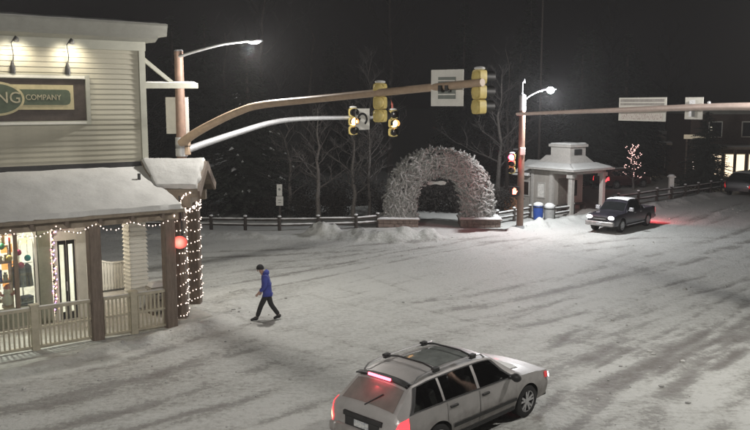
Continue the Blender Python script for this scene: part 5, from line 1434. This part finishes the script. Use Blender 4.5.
for sd in (-1, 1):
    for (a, b_, at_, bt_) in ((-2.02,-1.22,-1.74,-1.22),(-1.16,-0.28,-1.16,-0.28),(-0.20,0.94,-0.20,0.36)):
        obj('side_window', B.patch(a, b_, 1.07, 1.90, sd, 0.004, 10, 6, at_, bt_), M_wglass, wag)
    for (a, at_, w0, w1) in ((-2.02,-1.74,-0.05,0.045),(0.94,0.36,-0.075,0.04)):
        obj('window_trim', B.patch(a+w0, a+w1, 1.04, 1.93, sd, 0.008, 3, 8, at_+w0, at_+w1), M_trimb, wag)
    obj('window_trim', B.patch(-2.05, 0.97, 1.03, 1.075, sd, 0.009, 20, 1), M_trimb, wag); obj('window_trim', B.patch(-1.76, 0.38, 1.89, 1.93, sd, 0.008, 20, 1), M_trimb, wag)
    for nm, a, b_ in (('rear_door', -1.14, -0.24), ('front_door', -0.24, 0.86)):
        dr = obj(nm, B.patch(a+0.012, b_-0.012, 0.06, 0.995, sd, 0.006, 12, 8), M_silver, wag)
        xh = a+0.17
        p = B.pt(xh, 0.86, sd)
        obj('door_handle', MB().box(xh-0.10, xh+0.10, p.y-0.015 if sd > 0 else p.y-0.035, p.y+0.035 if sd > 0 else p.y+0.015, p.z-0.022, p.z+0.022), M_trimb, dr, bevel=0.008)
    obj('side_moulding', B.patch(-0.98, 0.90, 0.30, 0.40, sd, 0.022, 14, 2), M_trimb, wag)
    obj('sill_trim', B.patch(-0.97, 0.88, 0.0, 0.13, sd, 0.014, 14, 2), M_trimb, wag)
    mr2 = MB().sphere((0.70, sd*1.0, 1.03), 0.12, 10, 7, (0.55, 0.95, 0.75)).beam((0.72, sd*0.84, 0.99), (0.70, sd*0.98, 1.01), 0.06, 0.05)
    obj('door_mirror', mr2, M_trimb, wag)
    obj('tail_lamp', B.patch(-2.355, -2.10, 0.60, 1.0, sd, 0.012, 8, 5), M_tail, wag)
    rv = obj('reversing_lens', B.patch(-2.352, -2.30, 0.70, 0.92, sd, 0.020, 4, 3), mat('warm_lens', (0.8,0.6,0.45), 0.3, emit=(1.0,0.55,0.35), est=1.6), wag)
    obj('headlamp', B.patch(2.02, 2.34, 0.60, 0.97, sd, 0.010, 8, 5), M_headoff, wag)
    obj('headlamp_bulb', B.patch(2.25, 2.34, 0.66, 0.92, sd, 0.020, 4, 4), M_head, wag)
    obj('marker_lamp', B.patch(1.92, 2.06, 0.72, 0.95, sd, 0.012, 4, 3), M_taildim, wag)
    rr_ = [(x, sd*0.585, B.pt(x, 2.05, sd).z+0.075) for x in np.linspace(-1.62, 0.12, 12)]
    rr_ = [(-1.72, sd*0.585, B.pt(-1.72, 2.05, sd).z+0.0)]+rr_+[(0.24, sd*0.585, B.pt(0.24, 2.05, sd).z)]
    rail = obj('roof_rail', MB().tube(rr_, 0.017, 7), M_rim, wag)
    for xw in WAG['wheels']:
        wheel(wag, xw, sd*0.76, 0.335, 0.22, sd)
        lip = [[B.pt(xw-0.40*math.cos(math.pi*k/20), 0.0, sd)+Vector((0, sd*dd, 0)) for dd in (0.0, 0.02)] for k in range(21)]
for xb in (-1.15, -0.12):
    zc = B.pt(xb, 2.05, 1).z+0.085
    cb_ = obj('cross_bar', MB().tube([(xb,-0.60,zc-0.01),(xb,-0.3,zc+0.05),(xb,0.3,zc+0.05),(xb,0.60,zc-0.01)], 0.019, 7), M_trimb, wag)
    for sd in (-1, 1): obj('bar_foot', MB().box(xb-0.07, xb+0.07, sd*0.585-0.045, sd*0.585+0.045, zc-0.05, zc+0.035), M_trimb, cb_, bevel=0.01)
obj('windscreen', B.top_patch(0.46, 1.05, 0.10), M_cglass, wag)
obj('rear_window', B.top_patch(-2.24, -1.90, 0.12), mat('dirty_rear_glass', (0.19,0.165,0.15), 0.5, var=0.12, scale=4), wag)
obj('sunroof', B.top_patch(-0.95, 0.02, 0.30), mat('tinted_sunroof', (0.19,0.205,0.195), 0.12, var=0.15), wag)
sl = MB()
rows = [[B.pt(-1.80, 2.02+0.98*k/8, sd)+Vector((dx, 0, dz)) for (dx, dz) in ((0.06,0.022),(-0.02,0.045),(-0.12,0.035),(-0.13,0.012),(0.0,0.0))] for sd, rng_ in ((1, range(9)), (-1, range(7, -1, -1))) for k in rng_]
spo = obj('rear_spoiler', MB().grid(rows), M_trimb, wag)
zc = B.pt(-1.80, 3, 1).z
obj('brake_strip', MB().box(-1.955, -1.925, -0.26, 0.26, zc+0.008, zc+0.05), mat('brake_strip_lit', (0.6,0.02,0.05), 0.3, emit=(1.0,0.08,0.12), est=9.0), spo)
ld = bpy.data.lights.new('brake_glow', 'AREA'); ld.shape = 'RECTANGLE'; ld.size = 0.5; ld.size_y = 0.05; ld.energy = 3.2; ld.color = (1.0,0.06,0.09)
lo = bpy.data.objects.new('brake_glow', ld); COL.objects.link(lo); lo.parent = spo; lo.location = (-1.98, 0, zc+0.03); lo.rotation_euler = (0, R(90), 0)
obj('tailgate_trim', MB().box(-2.37, -2.30, -0.46, 0.46, 0.78, 0.87), M_trimb, wag, bevel=0.01)
obj('rear_bumper', MB().box(-2.43, -2.28, -0.62, 0.62, 0.36, 0.62).box(-2.40,-2.05,-0.80,-0.621,0.38,0.60).box(-2.40,-2.05,0.621,0.80,0.38,0.60), M_silver, wag, bevel=0.05)
obj('licence_plate', MB().box(-2.386, -2.371, -0.17, 0.17, 0.65, 0.77), M_plate, wag)
obj('plate_recess', MB().box(-2.375, -2.33, -0.40, 0.40, 0.62, 0.785), M_trimb, wag)
obj('wiper', MB().tube([(-2.28,0.02,1.06),(-2.10,-0.25,1.27)], 0.012, 5), M_trimb, wag)
obj('grille', MB().box(2.36, 2.40, -0.30, 0.30, 0.42, 0.56), M_trimb, wag)
obj('bonnet_snow', B.top_patch(1.12, 1.45, 0.25, 0.012), M_snow, wag)

# ---- dark pickup coming round the corner
PIC = dict(x0=-2.85, x1=2.86, z0=0.42, wheels=(-1.75, 1.80), arch=0.47, wr_=0.40, bulge=0.03,
 zs=[(-2.85,0.55),(-2.6,0.45),(2.6,0.42),(2.86,0.50)],
 zb=[(-2.85,1.14),(-0.8,1.16),(-0.7,1.20),(1.2,1.17),(1.4,1.12),(2.4,1.08),(2.75,1.0),(2.86,0.80)],
 zr=[(-2.85,1.17),(-0.86,1.19),(-0.84,1.25),(-0.66,1.74),(-0.55,1.82),(0.2,1.86),(0.62,1.83),(0.80,1.74),(1.38,1.22),(1.5,1.19),(2.4,1.15),(2.75,1.06),(2.86,0.86)],
 wb=[(-2.85,0.86),(-2.7,0.92),(0,0.93),(2.2,0.92),(2.6,0.88),(2.86,0.74)],
 wr=[(-2.85,0.82),(-0.86,0.86),(-0.7,0.70),(0.6,0.70),(1.38,0.80),(2.4,0.78),(2.86,0.66)],
 crown=[(-2.85,0.005),(-0.86,0.01),(-0.6,0.05),(0.7,0.06),(1.4,0.05),(2.86,0.03)],
 drop=[(-2.85,0.0),(-2.80,0.0),(-2.79,0.52),(-0.90,0.52),(-0.89,0.0),(3,0.0)])
M_pick = mat('dark_pickup_paint', (0.035,0.033,0.045), 0.32, metal=0.2, var=0.2, scale=3, coat=0.6)
tk = thing('pickup_truck', 'dark pickup truck with headlights on and snow on its roof', 'truck', (13.75, 45.6, 0), R(228))
tk.scale = (0.91, 0.91, 0.91)
T = Body(PIC)
obj('body', T.mesh(), M_pick, tk, angle=32)
obj('underbody', MB().box(-2.7, 2.6, -0.72, 0.72, 0.35, 0.70), M_trimb, tk)
for sd in (-1, 1):
    for (a, b_, at_, bt_) in ((-0.70,-0.05,-0.56,-0.05),(0.02,1.16,0.02,0.70)):
        obj('side_window', T.patch(a, b_, 1.08, 1.88, sd, 0.006, 8, 5, at_, bt_), M_cglass, tk)
    for a, b_ in ((-0.80,0.0),(0.0,1.10)):
        dr = obj('door', T.patch(a+0.015, b_-0.015, 0.06, 0.99, sd, 0.006, 10, 6), M_pick, tk)
        p = T.pt(a+0.2, 0.82, sd); obj('door_handle', MB().box(p.x-0.1, p.x+0.1, p.y-0.03, p.y+0.03, p.z-0.02, p.z+0.02), M_rim, dr)
    obj('door_mirror', MB().box(0.92, 1.05, sd*1.08-0.13, sd*1.08+0.13, 1.20, 1.42).beam((1.0, sd*0.86, 1.22), (1.0, sd*1.0, 1.26), 0.05, 0.05), M_galv, tk, bevel=0.02)
    obj('headlamp', MB().sphere((2.80, sd*0.68, 0.93), 0.15, 12, 8, (0.55, 1.25, 0.75)), M_head, tk)
    obj('tail_lamp', T.patch(-2.845, -2.72, 0.45, 0.93, sd, 0.012, 4, 5), M_tail, tk)
    obj('fog_lamp', MB().cyl((2.88, sd*0.6, 0.58), (2.95, sd*0.6, 0.58), 0.07, 10), M_headoff, tk)
    for xw in PIC['wheels']: wheel(tk, xw, sd*0.80, 0.40, 0.27, sd, 6)
    obj('running_board', MB().box(-1.15, 1.22, sd*0.90-0.08, sd*0.90+0.08, 0.36, 0.42), M_galv, tk)
    obj('tail_lamp', MB().box(-2.875, -2.852, sd*0.78-0.07, sd*0.78+0.07, 0.85, 1.12), M_tail, tk)
    ld = bpy.data.lights.new('headlight_beam', 'SPOT'); ld.energy = 25; ld.color = (1.0,0.95,0.88); ld.spot_size = R(75); ld.spot_blend = 0.9; ld.shadow_soft_size = 0.08
    lo = bpy.data.objects.new('headlight_beam', ld); COL.objects.link(lo); lo.parent = tk; lo.location = (2.98, sd*0.68, 0.93); lo.rotation_euler = (R(90), 0, R(-90)); lo.rotation_euler = (0, R(-78), 0)
obj('windscreen', T.top_patch(0.86, 1.36, 0.06), M_cglass, tk)
obj('rear_window', T.top_patch(-0.82, -0.70, 0.15, 0.006, 4), M_cglass, tk)
obj('grille', MB().box(2.80, 2.90, -0.42, 0.42, 0.74, 0.98), M_trimb, tk, bevel=0.01)
obj('grille_bar', MB().box(2.90, 2.915, -0.40, 0.40, 0.84, 0.88), M_rim, tk)
obj('front_bumper', MB().box(2.76, 2.97, -0.88, 0.88, 0.45, 0.70), mat('bumper_chrome', (0.45,0.44,0.43), 0.35, metal=0.6), tk, bevel=0.04)
obj('licence_plate', MB().box(2.971, 2.985, -0.16, 0.16, 0.52, 0.66), M_plate, tk)
obj('rear_bumper', MB().box(-2.98, -2.82, -0.88, 0.88, 0.50, 0.66), M_trimb, tk, bevel=0.03)
obj('roof_snow', T.top_patch(-0.62, 0.70, 0.05, 0.05), M_snow, tk)
obj('bed_load', MB().sphere((-1.5, 0.1, 1.05), 0.5, 12, 7, (1.6, 1.1, 0.7)), M_trimb, tk)
obj('bed_snow', MB().sphere((-1.7, 0.0, 1.0), 0.5, 12, 7, (1.9, 1.3, 0.55)), M_snow, tk)
ld = bpy.data.lights.new('tail_glow', 'AREA'); ld.shape = 'RECTANGLE'; ld.size = 0.2; ld.size_y = 1.6; ld.energy = 60; ld.color = (1.0,0.10,0.12)
lo = bpy.data.objects.new('tail_glow', ld); COL.objects.link(lo); lo.parent = tk; lo.location = (-3.35, 0, 1.15); lo.rotation_euler = (0, R(72), 0)

# ---- cars parked far up the road
def parked(loc, rz, paint, label, P=WAG, scale=1.0, lit=False):
    t = thing('parked_car', label, 'car', loc, rz, 'cars parked up the road')
    b = Body(P); t.scale = (scale,)*3
    obj('body', b.mesh(), paint, t, angle=32)
    for sd in (-1, 1):
        obj('side_window', b.patch(-1.9, 0.9, 1.08, 1.88, sd, 0.006, 10, 4, -1.7, 0.38), M_cglass, t)
        obj('tail_lamp', b.patch(-2.355, -2.12, 0.6, 1.0, sd, 0.014, 5, 4), M_tail if lit else M_taildim, t)
        obj('headlamp', b.patch(2.05, 2.34, 0.6, 0.97, sd, 0.012, 5, 4), M_headoff, t)
        for xw in P['wheels']: wheel(t, xw, sd*0.76, 0.335, 0.22, sd)
    obj('windscreen', b.top_patch(0.46, 1.05, 0.10), M_cglass, t); obj('rear_window', b.top_patch(-2.24, -1.90, 0.12), M_cglass, t)
    obj('roof_snow', b.top_patch(-1.7, 0.25, 0.1, 0.05), M_snow, t)
    return t
M_dkcar = mat('dark_car_paint', (0.018,0.017,0.02), 0.4, coat=0.4); M_rdcar = mat('dull_red_paint', (0.07,0.025,0.025), 0.4, coat=0.4)
parked((28.6, 63.0, 0), R(50), M_dkcar, 'dark car parked in front of the far glowing shop windows', scale=1.15)
parked((31.8, 67.0, 0), R(48), M_dkcar, 'dark car parked further along by the far shop canopy', scale=1.15)
parked((20.6, 68.3, 0), R(25), M_rdcar, 'dull red car with glowing tail lights parked beyond the spruce', scale=1.05, lit=True)

# ================================================================== the walker
def skin_mesh(name, V_, E_, rad, root=0, sub=2):
    me = bpy.data.meshes.new(name); me.from_pydata([tuple(v) for v in V_], E_, [])
    o = bpy.data.objects.new(name, me); COL.objects.link(o)
    o.modifiers.new('skin', 'SKIN')
    sv = me.skin_vertices[0].data
    for i, r_ in enumerate(rad):
        sv[i].radius = r_ if hasattr(r_, '__len__') else (r_, r_)
        sv[i].use_root = (i == root)
    ss = o.modifiers.new('sub', 'SUBSURF'); ss.levels = sub; ss.render_levels = sub
    dg = bpy.context.evaluated_depsgraph_get()
    m2 = bpy.data.meshes.new_from_object(o.evaluated_get(dg)); m2.name = name
    bpy.data.objects.remove(o); bpy.data.meshes.remove(me)
    m2.materials.clear()
    m2.polygons.foreach_set('use_smooth', [True]*len(m2.polygons))
    return m2
# local frame: forward = +x, left = +y
man = thing('person', 'person in a blue jacket, dark trousers and dark hat walking head bowed', 'person', (-3.42, 25.65, 0.0), R(184))
hipL, hipR = Vector((0.0,0.09,0.90)), Vector((0.0,-0.09,0.90))
kneeL, kneeR = Vector((0.20,0.09,0.50)), Vector((-0.10,-0.09,0.49))
ankL, ankR = Vector((0.34,0.09,0.10)), Vector((-0.36,-0.09,0.12))
toeL, toeR = Vector((0.52,0.10,0.04)), Vector((-0.20,-0.10,0.035))
pel = Vector((0.0,0,0.95)); wst = Vector((0.02,0,1.12)); chs = Vector((0.06,0,1.32)); nck = Vector((0.11,0,1.49)); hd0 = Vector((0.17,0,1.57)); hd1 = Vector((0.21,0,1.69))
shL, shR = Vector((0.06,0.19,1.42)), Vector((0.06,-0.19,1.42)); elL, elR = Vector((0.05,0.27,1.14)), Vector((0.03,-0.27,1.14)); wrL, wrR = Vector((0.24,0.25,0.97)), Vector((0.17,-0.24,0.92))
SK = mat('skin', (0.45,0.28,0.21), 0.6, var=0.08)
V_ = [pel,wst,chs,nck,hd0,hd1,hipL,kneeL,ankL,toeL,hipR,kneeR,ankR,toeR,shL,elL,wrL,shR,elR,wrR]
E_ = [(0,1),(1,2),(2,3),(3,4),(4,5),(0,6),(6,7),(7,8),(8,9),(0,10),(10,11),(11,12),(12,13),(2,14),(14,15),(15,16),(2,17),(17,18),(18,19)]
rad = [(0.15,0.11),(0.14,0.10),(0.15,0.11),0.055,0.085,0.085,0.085,0.06,0.04,0.03,0.085,0.06,0.04,0.03,0.06,0.045,0.03,0.06,0.045,0.03]
# hands: palm and five fingers each, grown from the wrist as part of the same skin
def add_hand(wi, d, side):
    w = V_[wi]; d = d.normalized(); up = Vector((0, side, 0)); across = d.cross(up).normalized()
    palm = len(V_); V_.append(w+d*0.07); E_.append((wi, palm)); rad.append((0.032, 0.018))
    for i in range(4):
        off = across*((i-1.5)*0.020); l = (0.065, 0.075, 0.072, 0.055)[i]
        a = len(V_); V_.append(w+d*0.115+off); V_.append(w+d*(0.115+l*0.6)+off-up*0.012); V_.append(w+d*(0.115+l)+off-up*0.035)
        E_.extend([(palm, a), (a, a+1), (a+1, a+2)]); rad.extend([0.0095, 0.009, 0.008])
    a = len(V_); V_.append(w+d*0.055+across*-0.040); V_.append(w+d*0.095+across*-0.055-up*0.015); E_.extend([(palm, a), (a, a+1)]); rad.extend([0.011, 0.009])
add_hand(16, Vector((0.55,-0.05,-0.75)), 1); add_hand(19, Vector((0.5,0.05,-0.8)), -1)
mobj('body', skin_mesh('body', V_, E_, rad, 0), SK, man)
M_jack = mat('blue_jacket', (0.055,0.075,0.36), 0.75, var=0.18, scale=7, bump=0.4, bscale=14)
M_trou = mat('dark_trousers', (0.022,0.022,0.022), 0.85, var=0.2, scale=8, bump=0.4, bscale=16)
jV = [Vector((-0.01,0,0.84)),Vector((0.0,0,0.98)),wst,chs,Vector((0.10,0,1.47)),shL+Vector((0,0.01,0.01)),elL,wrL.lerp(elL,0.08),shR+Vector((0,-0.01,0.01)),elR,wrR.lerp(elR,0.08)]
jE = [(0,1),(1,2),(2,3),(3,4),(3,5),(5,6),(6,7),(3,8),(8,9),(9,10)]
mobj('jacket', skin_mesh('jacket', jV, jE, [(0.205,0.165),(0.20,0.155),(0.185,0.145),(0.205,0.155),(0.095,0.095),0.10,0.078,0.058,0.10,0.078,0.058], 1), M_jack, man)
tV = [Vector((0,0,0.98)),Vector((0,0,0.90)),hipL,kneeL,ankL.lerp(kneeL,0.05),hipR,kneeR,ankR.lerp(kneeR,0.05)]
mobj('trousers', skin_mesh('trousers', tV, [(0,1),(1,2),(2,3),(3,4),(1,5),(5,6),(6,7)], [(0.16,0.12),(0.15,0.12),0.108,0.085,0.072,0.108,0.085,0.072], 0), M_trou, man)
for a_, t_ in ((ankL, toeL), (ankR, toeR)):
    hl = a_+(a_-t_)*0.25; hl.z = max(0.05, a_.z-0.06)
    bt = skin_mesh('boot', [a_+Vector((0,0,0.06)), a_+Vector((0,0,-0.03)), hl, (a_+t_)*0.5, t_+(t_-a_)*0.15], [(0,1),(1,2),(1,3),(3,4)], [0.062,0.06,0.05,(0.052,0.048),(0.05,0.04)], 1)
    mobj('boot', bt, M_black, man)
# face under the hat
fc = Matrix.Translation(hd1-Vector((0,0,0.02))) @ Matrix.Rotation(R(22), 4, 'Y')
obj('nose', MB().sphere((0.105,0,-0.03), 0.022, 8, 6, (1,0.7,1.2)).xform(fc), SK, man)
for s_ in (-1, 1):
    obj('eye', MB().sphere((0.088,s_*0.034,0.0), 0.011, 8, 6).xform(fc), M_black, man); obj('ear', MB().sphere((0.0,s_*0.093,-0.02), 0.03, 8, 6, (0.8,0.4,1.2)).xform(fc), SK, man)
obj('mouth', MB().box(0.086,0.092,-0.022,0.022,-0.078,-0.070).xform(fc), mat('lips', (0.30,0.13,0.11), 0.6), man)
hat = MB().sphere((-0.005,0,0.02), 0.122, 16, 10, (1.02,0.92,1.0)).xform(fc)
hat.v = [p if p[2] > 1.655 else (p[0], p[1], 1.655-(1.655-p[2])*0.1) for p in hat.v]
obj('hat', hat, mat('dark_hat', (0.018,0.018,0.02), 0.9, var=0.2), man)
obj('hood', MB().tube([(0.02,0,1.47),(0.04,0,1.53),(0.09,0,1.58)], [0.10,0.125,0.10], 14), M_jack, man)

# ================================================================== frosty air over the square
hz = obj('haze', MB().box(-140, 140, -25, 190, -1.2, 30), None, smooth=False)
hm = bpy.data.materials.new('frosty_air'); hm.use_nodes = True
hn = hm.node_tree; hn.nodes.remove(hn.nodes['Principled BSDF'])
pv = hn.nodes.new('ShaderNodeVolumePrincipled'); pv.inputs['Density'].default_value = 0.0007; pv.inputs['Color'].default_value = (0.92, 0.92, 0.94, 1); pv.inputs['Anisotropy'].default_value = 0.2
hn.links.new(pv.outputs[0], hn.nodes['Material Output'].inputs['Volume'])
hz.data.materials.append(hm); stuff(hz); hz['label'] = 'thin frosty night haze'
S.cycles.volume_bounces = 0
